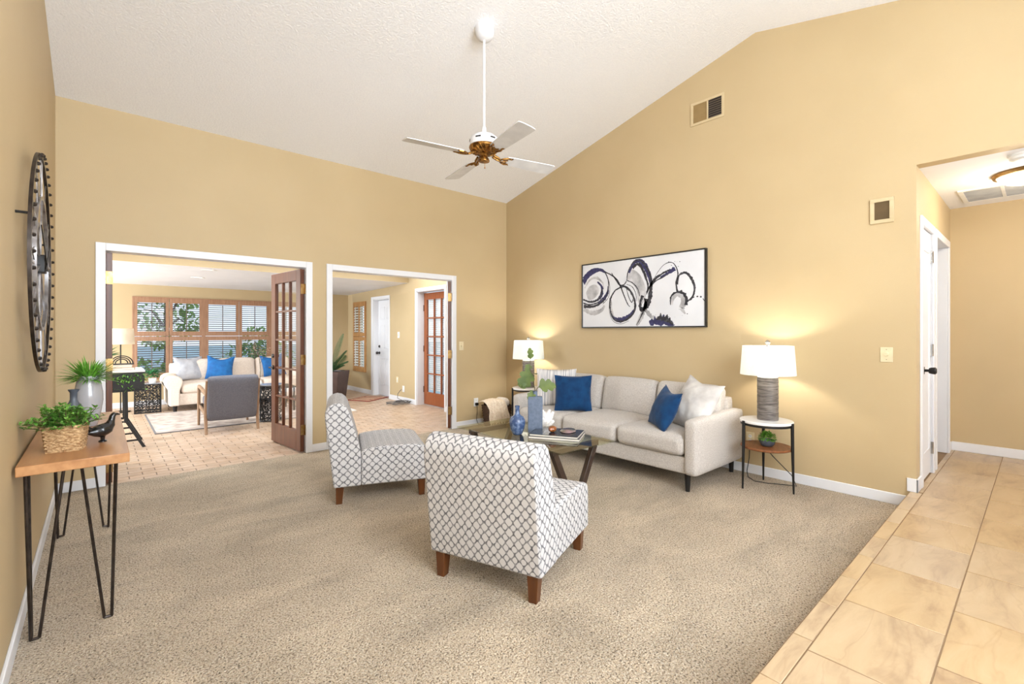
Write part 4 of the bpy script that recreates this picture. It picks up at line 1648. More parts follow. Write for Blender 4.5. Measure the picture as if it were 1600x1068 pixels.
def gear(name, cy, cz, r, teeth, x0):
    b = B()
    b.lathe([(r * 0.80, x0 - 0.002), (r * 0.94, x0 - 0.002), (r * 0.94, x0 + 0.002), (r * 0.80, x0 + 0.002), (r * 0.80, x0 - 0.002)], M=Matrix.Translation((0, cy, cz)) @ MX, seg=48)
    b.lathe([(r * 0.10, x0 - 0.005), (r * 0.24, x0 - 0.005), (r * 0.24, x0 + 0.005), (r * 0.10, x0 + 0.005), (r * 0.10, x0 - 0.005)], M=Matrix.Translation((0, cy, cz)) @ MX, seg=24)
    for k in range(teeth):
        a = 2 * pi * k / teeth
        b.bar((x0, cy + r * 0.92 * sin(a), cz + r * 0.92 * cos(a)), (x0, cy + r * 1.02 * sin(a), cz + r * 1.02 * cos(a)), r * 0.11, 0.004, up=(1, 0, 0))
    for k in range(5):
        a = 2 * pi * k / 5 + 0.3
        b.bar((x0, cy + r * 0.2 * sin(a), cz + r * 0.2 * cos(a)), (x0, cy + r * 0.84 * sin(a), cz + r * 0.84 * cos(a)), r * 0.09, 0.007, up=(1, 0, 0))
    b.build(name, SILVERM, t)


gear('gear', 0.10, -0.12, 0.155, 22, -0.012)
gear('gear', -0.12, 0.11, 0.135, 20, -0.014)
gear('gear', 0.11, 0.13, 0.10, 16, -0.016)
b = B()
b.box(-0.018, 0.018, -0.045, 0.045, -0.045, 0.045)
b.build('movement_box', BLACKM, t, bevel=0.004)
b = B()
for k in range(6):
    a = 2 * pi * k / 6 + 0.26
    b.bar((-0.004, 0.04 * sin(a), 0.04 * cos(a)), (-0.004, 0.33 * sin(a), 0.33 * cos(a)), 0.012, 0.008, up=(1, 0, 0))
b.build('spokes', SILVERM, t)
for nm_, ln, a, w in (('hour_hand', 0.24, radians(-58), 0.022), ('minute_hand', 0.36, radians(65), 0.016)):
    b = B()
    b.prism([(-w / 2, -0.06), (w / 2, -0.06), (w * 0.7, ln * 0.6), (0, ln), (-w * 0.7, ln * 0.6)], 0.020, 0.024, 'x', Matrix.Rotation(a, 4, 'X'))
    b.build(nm_, BLACKM, t)
for a in (radians(-72), radians(72)):
    b = B()
    b.tube([(-0.045, (R - 0.012) * sin(a), (R - 0.012) * cos(a)), (0, (R - 0.012) * sin(a), (R - 0.012) * cos(a))], 0.006, 8)
    b.build('standoff', BLACKM, t)

# ------------------------------------------------------------------ painting
PW, PH = 1.613, 0.797
t = thing('framed_painting', 'wide abstract black, navy and grey ink painting above the sofa', 'painting', (0, -1.502, 1.375))
# local: x out of the wall is -x; u runs along -y; v is z
b = B()
fd, fw_ = 0.042, 0.014
b.box(-fd, -0.002, -PW, 0, 0, fw_)
b.box(-fd, -0.002, -PW, 0, PH - fw_, PH)
b.box(-fd, -0.002, -fw_, 0, fw_, PH - fw_)
b.box(-fd, -0.002, -PW, -PW + fw_, fw_, PH - fw_)
b.build('frame', mat('black_frame', (24, 22, 22), rough=0.4), t, bevel=0.001)
CANVAS = mat('canvas_white', (222, 222, 225), (214, 214, 218), rough=0.8, scale=3)
NAVY = mat('navy_ink', (38, 36, 74), (62, 60, 104), rough=0.7, scale=22, detail=6, pos=(0.35, 0.75))
INK = mat('black_ink', (38, 36, 42), (88, 86, 92), rough=0.7, scale=26, detail=6, pos=(0.45, 0.8))
WASH = mat('grey_wash', (150, 148, 150), (206, 204, 206), rough=0.8, scale=9, detail=8, pos=(0.35, 0.68))
b = B()
b.box(-0.034, -0.004, -PW + fw_, -fw_, fw_, PH - fw_)
cv = b.build('canvas', CANVAS, t)


def catmull(pts, n=14):
    P = [pts[0]] + list(pts) + [pts[-1]]
    out = []
    for i in range(1, len(P) - 2):
        for k in range(n):
            s = k / n
            a, b_, c, d = P[i - 1], P[i], P[i + 1], P[i + 2]
            out.append(tuple(0.5 * ((2 * b_[j]) + (-a[j] + c[j]) * s + (2 * a[j] - 5 * b_[j] + 4 * c[j] - d[j]) * s * s + (-a[j] + 3 * b_[j] - 3 * c[j] + d[j]) * s ** 3) for j in range(2)))
    out.append(pts[-1])
    return out


STROKE_GAIN = 1.0


def stroke(b, pts, w0, w1=None, w2=None, x=-0.0346, rough=0.12, seed=0.0):
    """A brush stroke lying on the canvas; width runs w0 -> w1 (middle) -> w2."""
    w1 = w0 if w1 is None else w1
    w2 = w1 if w2 is None else w2
    c = catmull(pts)
    n = len(c)
    lo, hi = fw_ + 0.001, PH - fw_ - 0.001
    prev = None
    for i, (u, v) in enumerate(c):
        s = i / (n - 1)
        w = (w0 + (w1 - w0) * s * 2) if s < 0.5 else (w1 + (w2 - w1) * (s - 0.5) * 2)
        a, d = c[max(0, i - 1)], c[min(n - 1, i + 1)]
        tx, ty = d[0] - a[0], d[1] - a[1]
        ln = sqrt(tx * tx + ty * ty) or 1
        nx, ny = -ty / ln, tx / ln
        w *= STROKE_GAIN * (1 + rough * noise.noise(Vector((u * 30 + seed, v * 30, 0))))
        j1 = w / 2 * (1 + rough * 2 * noise.noise(Vector((u * 60, v * 60 + seed, 3))))
        q = []
        for sg in (j1, -w / 2):
            uu = min(max(u + nx * sg, lo), PW - lo)
            vv = min(max(v + ny * sg, lo), hi)
            q.append(b.bm.verts.new((x, -uu, vv)))
        if prev:
            b._quad(prev[0], q[0], q[1], prev[1])
        prev = q


def blob(b, pts, x):
    c = catmull(pts)
    lo, hi = fw_ + 0.001, PH - fw_ - 0.001
    vs = [b.bm.verts.new((x, -min(max(u, lo), PW - lo), min(max(v, lo), hi))) for u, v in c[:-1]]
    f = b.bm.faces.new(vs)
    bmesh.ops.triangulate(b.bm, faces=[f])


b = B()
blob(b, [(0.065, 0.442), (0.121, 0.515), (0.218, 0.53), (0.272, 0.451), (0.204, 0.369), (0.108, 0.352), (0.065, 0.442)], -0.03425)
stroke(b, [(0.03, 0.235), (0.163, 0.185), (0.298, 0.21), (0.355, 0.27)], 0.05, 0.06, 0.02, -0.0343, 0.3, 1)
stroke(b, [(0.045, 0.50), (0.12, 0.59), (0.22, 0.615), (0.32, 0.55), (0.34, 0.46)], 0.018, 0.03, 0.012, -0.0343, 0.4, 2)
blob(b, [(0.672, 0.55), (0.70, 0.625), (0.749, 0.665), (0.841, 0.60), (0.898, 0.50), (0.925, 0.39), (0.895, 0.29), (0.84, 0.26), (0.81, 0.33), (0.80, 0.43), (0.745, 0.50), (0.672, 0.55)], -0.03425)
stroke(b, [(0.90, 0.215), (0.86, 0.12), (0.80, 0.02)], 0.05, 0.055, 0.03, -0.0343, 0.2, 3)
stroke(b, [(0.91, 0.205), (0.976, 0.135), (1.05, 0.085)], 0.03, 0.045, 0.06, -0.0343, 0.4, 4)
stroke(b, [(1.231, 0.24), (1.25, 0.31), (1.302, 0.35), (1.35, 0.33), (1.372, 0.27), (1.35, 0.20)], 0.03, 0.055, 0.06, -0.0343, 0.4, 5)
stroke(b, [(0.448, 0.33), (0.452, 0.22), (0.485, 0.13), (0.57, 0.10)], 0.02, 0.035, 0.02, -0.0343, 0.3, 6)
stroke(b, [(1.34, 0.20), (1.37, 0.165), (1.39, 0.14)], 0.035, 0.03, 0.012, -0.0343, 0.5, 7)
b.build('grey_washes', WASH, cv, recalc=False)
b = B()
stroke(b, [(0.02, 0.56), (0.094, 0.645), (0.19, 0.69), (0.285, 0.705), (0.364, 0.667)], 0.06, 0.05, 0.022, -0.0346, 0.2, 1)
stroke(b, [(0.02, 0.622), (0.121, 0.70), (0.231, 0.725), (0.338, 0.70)], 0.03, 0.028, 0.012, -0.0347, 0.2, 2)
stroke(b, [(0.405, 0.50), (0.397, 0.421), (0.325, 0.33), (0.25, 0.30)], 0.012, 0.045, 0.03, -0.0346, 0.3, 3)
stroke(b, [(0.70, 0.63), (0.76, 0.73), (0.83, 0.755), (0.90, 0.70), (0.954, 0.60), (0.985, 0.50), (0.982, 0.40)], 0.025, 0.062, 0.03, -0.0346, 0.2, 4)
stroke(b, [(0.448, 0.17), (0.493, 0.11), (0.58, 0.092), (0.689, 0.125), (0.77, 0.20)], 0.012, 0.062, 0.03, -0.0346, 0.25, 5)
stroke(b, [(1.10, 0.545), (1.19, 0.582), (1.275, 0.622)], 0.012, 0.036, 0.05, -0.0346, 0.5, 6)
stroke(b, [(0.97, 0.04), (1.03, 0.07), (1.106, 0.075), (1.19, 0.06), (1.262, 0.01)], 0.05, 0.10, 0.04, -0.0346, 0.5, 7)
stroke(b, [(0.245, 0.565), (0.312, 0.495), (0.303, 0.40), (0.24, 0.335)], 0.018, 0.04, 0.03, -0.0347, 0.3, 8)
b.build('navy_strokes', NAVY, cv, recalc=False)
b = B()
x = -0.0349
STROKE_GAIN = 1.4
stroke(b, [(0.364, 0.667), (0.41, 0.557), (0.397, 0.421), (0.325, 0.32), (0.19, 0.266), (0.03, 0.272)], 0.010, 0.008, 0.03, x, 0.3, 1)
stroke(b, [(0.338, 0.701), (0.423, 0.535), (0.416, 0.378), (0.325, 0.288)], 0.005, 0.004, 0.006, x, 0.3, 2)
stroke(b, [(0.02, 0.36), (0.121, 0.325), (0.218, 0.333), (0.298, 0.39), (0.316, 0.47)], 0.014, 0.016, 0.012, x, 0.4, 3)
stroke(b, [(0.02, 0.315), (0.12, 0.29), (0.25, 0.31), (0.33, 0.37)], 0.010, 0.012, 0.006, x, 0.4, 4)
stroke(b, [(0.364, 0.672), (0.455, 0.627), (0.53, 0.568), (0.58, 0.492), (0.617, 0.408), (0.677, 0.282), (0.713, 0.24)], 0.010, 0.014, 0.005, x, 0.3, 5)
stroke(b, [(0.455, 0.653), (0.505, 0.581), (0.568, 0.504), (0.629, 0.499), (0.665, 0.537)], 0.006, 0.010, 0.008, x, 0.3, 6)
stroke(b, [(0.605, 0.48), (0.505, 0.436), (0.442, 0.345), (0.435, 0.23), (0.48, 0.114), (0.58, 0.075), (0.689, 0.105), (0.772, 0.188), (0.778, 0.298), (0.725, 0.411), (0.653, 0.472), (0.605, 0.48)], 0.012, 0.016, 0.02, x, 0.35, 7)
stroke(b, [(0.43, 0.36), (0.422, 0.21), (0.475, 0.085), (0.585, 0.045), (0.70, 0.08)], 0.003, 0.004, 0.003, x, 0.2, 8)
stroke(b, [(0.671, 0.547), (0.689, 0.646), (0.749, 0.736), (0.818, 0.763), (0.887, 0.726), (0.954, 0.631), (0.987, 0.521), (0.982, 0.404), (0.965, 0.308), (0.91, 0.213)], 0.008, 0.012, 0.045, x, 0.3, 9)
stroke(b, [(0.749, 0.681), (0.818, 0.718), (0.876, 0.658), (0.921, 0.556), (0.949, 0.465), (0.932, 0.388)], 0.022, 0.020, 0.010, x, 0.4, 10)
stroke(b, [(0.665, 0.547), (0.749, 0.51), (0.818, 0.435), (0.841, 0.354)], 0.006, 0.008, 0.006, x, 0.3, 11)
stroke(b, [(0.67, 0.50), (0.74, 0.47), (0.79, 0.39), (0.80, 0.30)], 0.004, 0.006, 0.004, x, 0.3, 12)
stroke(b, [(0.66, 0.48), (0.69, 0.37), (0.735, 0.29), (0.755, 0.33)], 0.004, 0.007, 0.006, x, 0.3, 13)
stroke(b, [(0.93, 0.37), (0.976, 0.463), (1.042, 0.535), (1.127, 0.585), (1.211, 0.615)], 0.008, 0.022, 0.012, x, 0.4, 14)
stroke(b, [(0.954, 0.426), (1.042, 0.507), (1.138, 0.546), (1.2, 0.578)], 0.006, 0.012, 0.006, x, 0.4, 15)
stroke(b, [(0.998, 0.5), (1.074, 0.609), (1.148, 0.678), (1.231, 0.693), (1.282, 0.645), (1.307, 0.559), (1.287, 0.468), (1.302, 0.374)], 0.003, 0.006, 0.016, x, 0.3, 16)
stroke(b, [(1.302, 0.45), (1.312, 0.53), (1.342, 0.561), (1.401, 0.564), (1.458, 0.5), (1.491, 0.407), (1.477, 0.327), (1.439, 0.284), (1.401, 0.277)], 0.010, 0.020, 0.010, x, 0.35, 17)
stroke(b, [(1.221, 0.239), (1.231, 0.332), (1.302, 0.374), (1.371, 0.352), (1.405, 0.286), (1.396, 0.231)], 0.006, 0.020, 0.026, x, 0.5, 18)
for (p, q) in (((1.458, 0.301), (1.49, 0.309)), ((1.51, 0.311), (1.53, 0.310)), ((1.548, 0.306), (1.565, 0.302)), ((1.578, 0.29), (1.598, 0.262))):
    stroke(b, [p, ((p[0] + q[0]) / 2, (p[1] + q[1]) / 2 + 0.003), q], 0.004, 0.012, 0.006, x, 0.5, p[0])
stroke(b, [(0.88, 0.36), (0.85, 0.27), (0.87, 0.20), (0.92, 0.24), (0.90, 0.33)], 0.02, 0.035, 0.012, x, 0.6, 19)
stroke(b, [(0.93, 0.32), (0.90, 0.21), (0.85, 0.11), (0.80, 0.03)], 0.035, 0.014, 0.006, x, 0.5, 20)
stroke(b, [(1.05, 0.09), (1.12, 0.105), (1.20, 0.075), (1.25, 0.035)], 0.02, 0.045, 0.016, x, 0.7, 21)
rs = random.Random(2)
for i in range(26):
    cu, cvv = rs.choice([(1.0, 0.12), (1.15, 0.12), (1.37, 0.2), (0.83, 0.24), (1.28, 0.62), (1.22, 0.08)])
    u, v, r = cu + rs.gauss(0, 0.05), cvv + rs.gauss(0, 0.035), rs.uniform(0.002, 0.006)
    stroke(b, [(u, v), (u + r, v + r * 0.3), (u + 2 * r, v)], r, r * 1.4, r * 0.4, x - 0.0001, 0.5, i)
STROKE_GAIN = 1.0
b.build('black_strokes', INK, cv, recalc=False)

# ------------------------------------------------------------------ ceiling fan
FX, FY = -2.232, -2.312
t = thing('ceiling_fan', 'white four-blade ceiling fan with antique brass motor on a long rod', 'fan', (FX, FY, 2.77))
top = 3.8225 - 2.77
b = B()
al = math.atan(0.2421)
Mc = Matrix.Translation((0, 0, top)) @ Matrix.Rotation(-al, 4, 'X')
b.lathe([(0, 0.004), (0.078, 0.004), (0.078, -0.02), (0.074, -0.06), (0.060, -0.088), (0.035, -0.100), (0, -0.102)], seg=36, M=Mc)
b.build('ceiling_canopy', TRIM, t, angle=50)
b = B()
b.cyl((0, 0, 0.20), (0, 0, top - 0.07), 0.0108, seg=16)
b.cyl((0, 0, 0.17), (0, 0, 0.235), 0.022, 0.018, 16)
b.build('downrod', TRIM, t)
b = B()
b.lathe([(0, 0.178), (0.03, 0.178), (0.085, 0.168), (0.112, 0.145), (0.118, 0.115), (0.118, 0.075), (0, 0.075)], seg=40)
b.build('motor_housing', TRIM, t, angle=50)
b = B()
for k in range(6):
    a = 2 * pi * k / 6 + 0.5
    Mk = Matrix.Rotation(a, 4, 'Z')
    b.box(0.1165, 0.1195, -0.022, 0.022, 0.118, 0.128, Mk)
b.build('vent_slots', DARKV, t)
b = B()
prof = [(0, 0.080), (0.120, 0.080), (0.124, 0.070), (0.118, 0.056), (0.105, 0.040), (0.092, 0.034), (0.070, 0.022), (0.040, 0.016), (0.030, 0.0), (0, 0.0)]
b.lathe(prof, seg=40)
for k in range(20):
    a = 2 * pi * k / 20
    b.tube([(0.117 * cos(a), 0.117 * sin(a), 0.062), (0.100 * cos(a + .12), 0.100 * sin(a + .12), 0.036), (0.060 * cos(a + .3), 0.060 * sin(a + .3), 0.019)], [0.005, 0.006, 0.003], 6)
b.build('brass_motor_plate', ABRASS, t, angle=50)
b = B()
b.lathe([(0, 0.02), (0.022, 0.02), (0.026, 0.0), (0.040, -0.022), (0.046, -0.036), (0.044, -0.044), (0.030, -0.048), (0, -0.049)], seg=32)
b.build('switch_cup', ABRASS, t, angle=50)
b = B()
b.tube([(0.008, 0.0, -0.045), (0.008, 0.0, -0.085)], 0.0018, 6)
b.lathe([(0, -0.085), (0.005, -0.088), (0.004, -0.098), (0, -0.10)], c=(0.008, 0, 0), seg=10)
b.build('pull_chain', ABRASS, t)
for k in range(4):
    a = radians(-11 + 90 * k)
    Mk = Matrix.Rotation(a, 4, 'Z') @ Matrix.Rotation(radians(-11), 4, 'X')
    b = B()
    pts = [(0.20, -0.052), (0.24, -0.060), (0.42, -0.068), (0.60, -0.074), (0.655, -0.074), (0.668, -0.064), (0.672, -0.03), (0.672, 0.03), (0.668, 0.064), (0.655, 0.074), (0.60, 0.074), (0.42, 0.068), (0.24, 0.060), (0.20, 0.052)]
    b.prism(pts, 0.0, 0.007, 'z', Mk)
    bl = b.build('blade', mat('fan_blade_white', (226, 226, 228), rough=0.45) if k == 0 else bpy.data.materials['fan_blade_white'], t, bevel=0.0015)
    b = B()
    for s in (-1, 1):
        b.tube([Mk @ Vector(p) for p in ((0.085, s * 0.012, 0.02), (0.125, s * 0.014, 0.004), (0.150, s * 0.010, -0.006), (0.172, s * 0.030, -0.006), (0.205, s * 0.046, -0.004), (0.24, s * 0.040, -0.003), (0.252, s * 0.052, -0.003))],
               [0.010, 0.010, 0.008, 0.008, 0.008, 0.007, 0.004], 8)
        b.tube([Mk @ Vector(p) for p in ((0.165, s * 0.020, -0.006), (0.195, s * 0.006, -0.006), (0.215, s * 0.018, -0.005), (0.200, s * 0.030, -0.005))], [0.006, 0.006, 0.005, 0.003], 8)
    b.build('blade_bracket', ABRASS, bl)

# ------------------------------------------------------------------ vents, plates
def plate(name, label, cat, loc, rz, w, h, material, fn=None, group=None, th=0.007):
    """Face plate; local +y is out of the wall, x along the wall."""
    t = thing(name, label, cat, loc, rz, group)
    b = B()
    b.box(-w / 2, w / 2, 0, th, -h / 2, h / 2)
    b.build('cover_plate', material, t, bevel=0.002)
    if fn:
        fn(t)
    return t


RZR = radians(90)      # plate on the right wall: local +y -> -x
t = thing('air_vent', 'rectangular tan air vent high on the gable wall, one half open', 'vent', (0, -3.11, 3.565), RZR)
w, h = 0.345, 0.235
b = B()
frame4(b, -w / 2, w / 2, -h / 2, h / 2, 0.025, 0, 0.010)
b.box(-0.012, 0.004, 0, 0.009, -h / 2 + 0.025, h / 2 - 0.025)
b.build('vent_frame', VENTM, t, bevel=0.002)
b = B()
b.box(-w / 2 + 0.02, -0.006, 0.0, 0.002, -h / 2 + 0.02, h / 2 - 0.02)
b.build('dark_opening', DARKV, t)
b = B()
b.box(0.0, w / 2 - 0.02, 0.0, 0.003, -h / 2 + 0.02, h / 2 - 0.02)
b.build('damper', mat('damper_tan', (150, 124, 80), (138, 112, 70), rough=0.7), t)
b = B()
for i in range(9):
    z = -h / 2 + 0.03 + i * 0.022
    b.box(-w / 2 + 0.022, -0.008, 0.002, 0.006, z, z + 0.007)
b.build('louvers', mat('vent_louver_dark', (96, 82, 66), rough=0.6), t)

t = thing('air_vent', 'small square tan wall grille beside the hall opening', 'vent', (0, -4.517, 2.277), RZR)
w, h = 0.15, 0.195
b = B()
frame4(b, -w / 2, w / 2, -h / 2, h / 2, 0.028, 0, 0.016)
b.build('vent_frame', VENTM, t, bevel=0.002)
b = B()
b.box(-w / 2 + 0.02, w / 2 - 0.02, 0.0, 0.004, -h / 2 + 0.02, h / 2 - 0.02)
for i in range(14):
    z = -h / 2 + 0.03 + i * 0.0098
    b.box(-w / 2 + 0.026, w / 2 - 0.026, 0.004, 0.006, z, z + 0.004)
b.build('grille', VENTD, t)


def dimmer(t):
    b = B()
    b.cyl((0, 0.006, 0.004), (0, 0.022, 0.004), 0.016, 0.014, 20)
    b.build('knob', ALMOND, t)
    b = B()
    for z in (-0.038, 0.040):
        b.cyl((0, 0.006, z), (0, 0.0082, z), 0.003, seg=8)
    b.build('screw', VENTD, t)


def toggle(t):
    b = B()
    b.box(-0.006, 0.006, 0.006, 0.020, -0.014, 0.010)
    b.build('toggle', ALMOND, t)
    b = B()
    for z in (-0.032, 0.032):
        b.cyl((0, 0.006, z), (0, 0.0082, z), 0.003, seg=8)
    b.build('screw', VENTD, t)


def sockets(t):
    for z in (-0.022, 0.022):
        b = B()
        b.cyl((0, 0.006, z), (0, 0.009, z), 0.0165, seg=18)
        b.build('socket', t['mat_'] if False else WPLAST, t)
        b = B()
        for x in (-0.006, 0.006):
            b.box(x - 0.0012, x + 0.0012, 0.0088, 0.0094, z - 0.002, z + 0.008)
        b.build('slots', DARKV, t)


plate('dimmer_switch', 'almond dimmer switch with round knob beside the hall corner', 'switch', (0, -4.545, 1.151), RZR, 0.078, 0.115, ALMOND, dimmer)
plate('wall_outlet', 'almond wall outlet seen through the near side table legs', 'outlet', (0, -3.527, 0.325), RZR, 0.075, 0.118, ALMOND, sockets)
plate('light_switch', 'almond light switch right of the right doorway', 'switch', (-0.83, 0, 1.132), pi, 0.075, 0.12, ALMOND, toggle)
o = plate('wall_outlet', 'white wall outlet behind the throw basket in the corner', 'outlet', (-0.575, 0, 0.325), pi, 0.075, 0.118, WPLAST, sockets)
b = B()
b.box(-0.594, -0.556, -0.040, -0.0095, 0.282, 0.318)
b.tube([(-0.575, -0.03, 0.285), (-0.575, -0.034, 0.20), (-0.585, -0.03, 0.08), (-0.56, -0.04, 0.012), (-0.52, -0.06, 0.006)], 0.0035, 6)
tag(b.build('power_cord', BLACKM), 'black plug and cord hanging from the outlet in the corner', 'cord')

# throw basket in the corner
t = thing('wicker_basket', 'dark wicker basket on the floor in the far corner', 'basket', (-0.40, -0.26, 0), radians(-8))
b = B()
for j in range(16):
    z = 0.02 + 0.018 * j
    hw, hd = 0.15 + 0.002 * j, 0.12 + 0.0016 * j
    pts = []
    for q in range(36):
        a = 2 * pi * q / 36
        ca, sa = cos(a), sin(a)
        m = (abs(ca) ** 6 + abs(sa) ** 6) ** (-1 / 6)
        wv = 0.003 * (1 if (q + j) % 2 else -1)
        pts.append((ca * m * (hw + wv), sa * m * (hd + wv), z))
    b.tube(pts, 0.011, 6, closed=True)
b.box(-0.14, 0.14, -0.11, 0.11, 0, 0.02)
b.build('basket_body', DWICKER, t, angle=60)
for s in (-1, 1):
    b = B()
    b.tube([(s * 0.17, -0.05, 0.29), (s * 0.178, -0.04, 0.335), (s * 0.178, 0.04, 0.335), (s * 0.17, 0.05, 0.29)], 0.010, 8)
    b.build('handle', DWICKER, t)

t = thing('throw_blanket', 'fringed cream knit throw draped over the dark wicker basket', 'blanket', (-0.40, -0.26, 0), radians(-8))


def throw_fn(u, v):
    # u across the blanket, v from inside the basket, over the rim and down the front
    x = -0.25 + 0.30 * u
    if v < 0.45:
        s = v / 0.45
        y = 0.08 - 0.20 * s
        z = 0.31 + 0.07 * sin(pi * (0.25 + 0.55 * s))
    else:
        s = (v - 0.45) / 0.55
        y = -0.12 - 0.06 * sin(min(1, s * 2.2) * pi / 2) - 0.05 * s
        z = 0.351 - 0.245 * s
    w = noise.noise(Vector((u * 7, v * 4, 1.0)))
    f = sin(u * 22 + v * 2) * 0.014
    return Vector((x + 0.012 * w, y - abs(f) - 0.015 * w - 0.012, z + 0.014 * w + (0.02 * sin(u * pi) if v < 0.5 else 0)))


b = B()
b.surf(throw_fn, 36, 34)
cl = b.build('cloth', THROW, t, angle=80, recalc=False)
md = cl.modifiers.new('thick', 'SOLIDIFY')
md.thickness = 0.012
md.offset = 1
b = B()
rs = random.Random(8)
for i in range(26):
    p = throw_fn(i / 25, 1.0)
    q = p + Vector((rs.uniform(-.012, .012), rs.uniform(-.012, .004), 0.0))
    b.tube([p + Vector((0, 0, 0.006)), (p + q) / 2 + Vector((0, 0, -0.045)), q + Vector((rs.uniform(-.01, .01), 0, -0.09))], [0.0045, 0.004, 0.0025], 5)
b.build('fringe', THROW, t)
t2 = thing('folded_blanket', 'white folded blanket filling the right side of the wicker basket', 'blanket', (-0.40, -0.26, 0), radians(-8))
b = rounded_box(0.08, 0.10, 0.055, 0.05, 10, bulge=(0.01, 0.01, 0.012), wrinkle=0.012, seed=4)
b.build('folds', mat('white_knit', (238, 232, 224), (220, 212, 204), rough=1, scale=40, bump=0.5, bscale=60), t2, loc=(0.09, 0.0, 0.335), rot=(0, 0.12, 0))

# hall ceiling fittings
t = thing('ceiling_light', 'flush amber-rimmed dome light on the hall ceiling', 'ceiling light', (0.84, -5.275, HC))
b = B()
b.lathe([(0, 0), (0.20, 0), (0.205, -0.012), (0.195, -0.028), (0.18, -0.03), (0.18, -0.004), (0, -0.004)], seg=44)
b.build('rim', BRASS, t, angle=40)
b = B()
b.lathe([(0.178, -0.02), (0.165, -0.05), (0.12, -0.08), (0.06, -0.094), (0, -0.097)], seg=40)
b.build('glass_dome', emit_mat('lit_dome', (255, 238, 205), 2.2), t, angle=80)
point_light('hall_bulb', (0, 0, -0.18), 16, (1.0, 0.86, 0.66), 0.10, t)
t = thing('smoke_detector', 'round white smoke detector on the hall ceiling', 'smoke detector', (0.275, -5.255, HC))
b = B()
b.lathe([(0, 0), (0.075, 0), (0.075, -0.012), (0.066, -0.018), (0.064, -0.034), (0.05, -0.042), (0, -0.044)], seg=36)
b.build('housing', WPLAST, t, angle=35)
t = thing('return_grille', 'long grey return-air grille in the hall ceiling', 'vent', (1.41, -5.36, HC))
b = B()
gw, gl = 0.275, 0.515
frame4(b, -gw, gw, -gl, gl, 0.035, -0.012, 0.0, 'xy')
for k in (-1, 0, 1):
    b.box(-gw + 0.035, gw - 0.035, k * 0.24 - 0.012, k * 0.24 + 0.012, -0.0115, 0.0)
b.build('grille_frame', WPLAST, t, bevel=0.002)
b = B()
b.box(-gw + 0.03, gw - 0.03, -gl + 0.03, gl - 0.03, -0.003, 0.0)
for i in range(34):
    x = -gw + 0.04 + i * 0.0142
    b.box(x, x + 0.003, -gl + 0.03, gl - 0.03, -0.010, -0.003)
b.build('grille_fins', VENTG, t)

# ------------------------------------------------------------------ sunroom furniture
SFZ = -0.004
CREAM = mat('cream_upholstery', (236, 222, 208), (224, 208, 194), rough=0.95, scale=60, bump=0.15, bscale=200, spec=0.1)
SILVERP = mat('silver_pillow', (196, 196, 200), (172, 172, 178), rough=0.6, scale=9, bump=0.3, bscale=18)
BRIGHTB = mat('bright_blue_velvet', (22, 106, 172), (14, 84, 146), rough=0.8, scale=14, bump=0.1, bscale=120, sheen=0.1)
GREYFAB = mat('grey_chair_fabric', (112, 112, 120), (98, 98, 106), rough=0.9, scale=90, bump=0.2, bscale=220, spec=0.2)
ASHWOOD = wood_mat('ash_wood', (158, 126, 98), (134, 102, 76), rough=0.45, along=(8, 8, 2))
RUGM = mat('faded_rug', (206, 192, 180), (168, 152, 142), rough=1, scale=7, detail=8, pos=(0.38, 0.62), bump=0.2, bscale=150)

# cream sofa under the windows
t = thing('sofa', 'cream rolled-arm sofa under the sunroom windows', 'sofa', (0, 0, SFZ))
sx0, sx1, sy0, sy1 = -3.79, -1.50, 4.13, 5.08
b = rounded_box((sx1 - sx0) / 2 - 0.10, (sy1 - sy0) / 2 - 0.03, 0.10, 0.02, 6)
b.build('seat_base', CREAM, t, loc=((sx0 + sx1) / 2, (sy0 + sy1) / 2 + 0.02, 0.20), angle=60)
for s in (-1, 1):
    xc = sx0 + 0.12 if s < 0 else sx1 - 0.12
    prof = []
    for k in range(22):
        a = radians(-60) + radians(300) * k / 21
        prof.append((xc + 0.02 * s + 0.105 * cos(a + (pi / 2 if False else 0) - pi / 2 + radians(60)) * 1.0, 0.485 + 0.105 * sin(a - pi / 2 + radians(60))))
    poly = [(xc - 0.07, 0.10), (xc + 0.07, 0.10), (xc + 0.075, 0.36), (xc + 0.11 + 0.01 * s, 0.43), (xc + 0.125 + 0.01 * s, 0.49), (xc + 0.11 + 0.01 * s, 0.55), (xc + 0.06 + 0.01 * s, 0.59), (xc + 0.01 * s, 0.60),
            (xc - 0.06 + 0.01 * s, 0.59), (xc - 0.11 + 0.01 * s, 0.55), (xc - 0.125 + 0.01 * s, 0.49), (xc - 0.11 + 0.01 * s, 0.43), (xc - 0.075, 0.36)]
    b = B()
    b.prism(poly, sy0, sy1 - 0.04, 'y')
    b.build('armrest', CREAM, t, bevel=0.02, seg=3, angle=50)
b = rounded_box((sx1 - sx0) / 2 - 0.12, 0.08, 0.33, 0.05, 8)
b.build('back_frame', CREAM, t, loc=((sx0 + sx1) / 2, sy1 - 0.10, 0.45), angle=60)
cw2 = (sx1 - sx0 - 0.42) / 3
for i in range(3):
    xc = sx0 + 0.21 + cw2 * (i + 0.5)
    b = rounded_box(cw2 / 2 - 0.004, 0.36, 0.085, 0.05, 10, bulge=(0, 0.01, 0.012), wrinkle=0.003, seed=i)
    b.build('seat_cushion', CREAM, t, loc=(xc, sy0 + 0.385, 0.375), angle=70)
    b = rounded_box(cw2 / 2 - 0.005, 0.085, 0.20, 0.06, 10, bulge=(0, 0.03, 0.01), wrinkle=0.004, seed=5 + i)
    b.build('back_cushion', CREAM, t, loc=(xc, sy1 - 0.27, 0.63), rot=(radians(-10), 0, 0), angle=70)
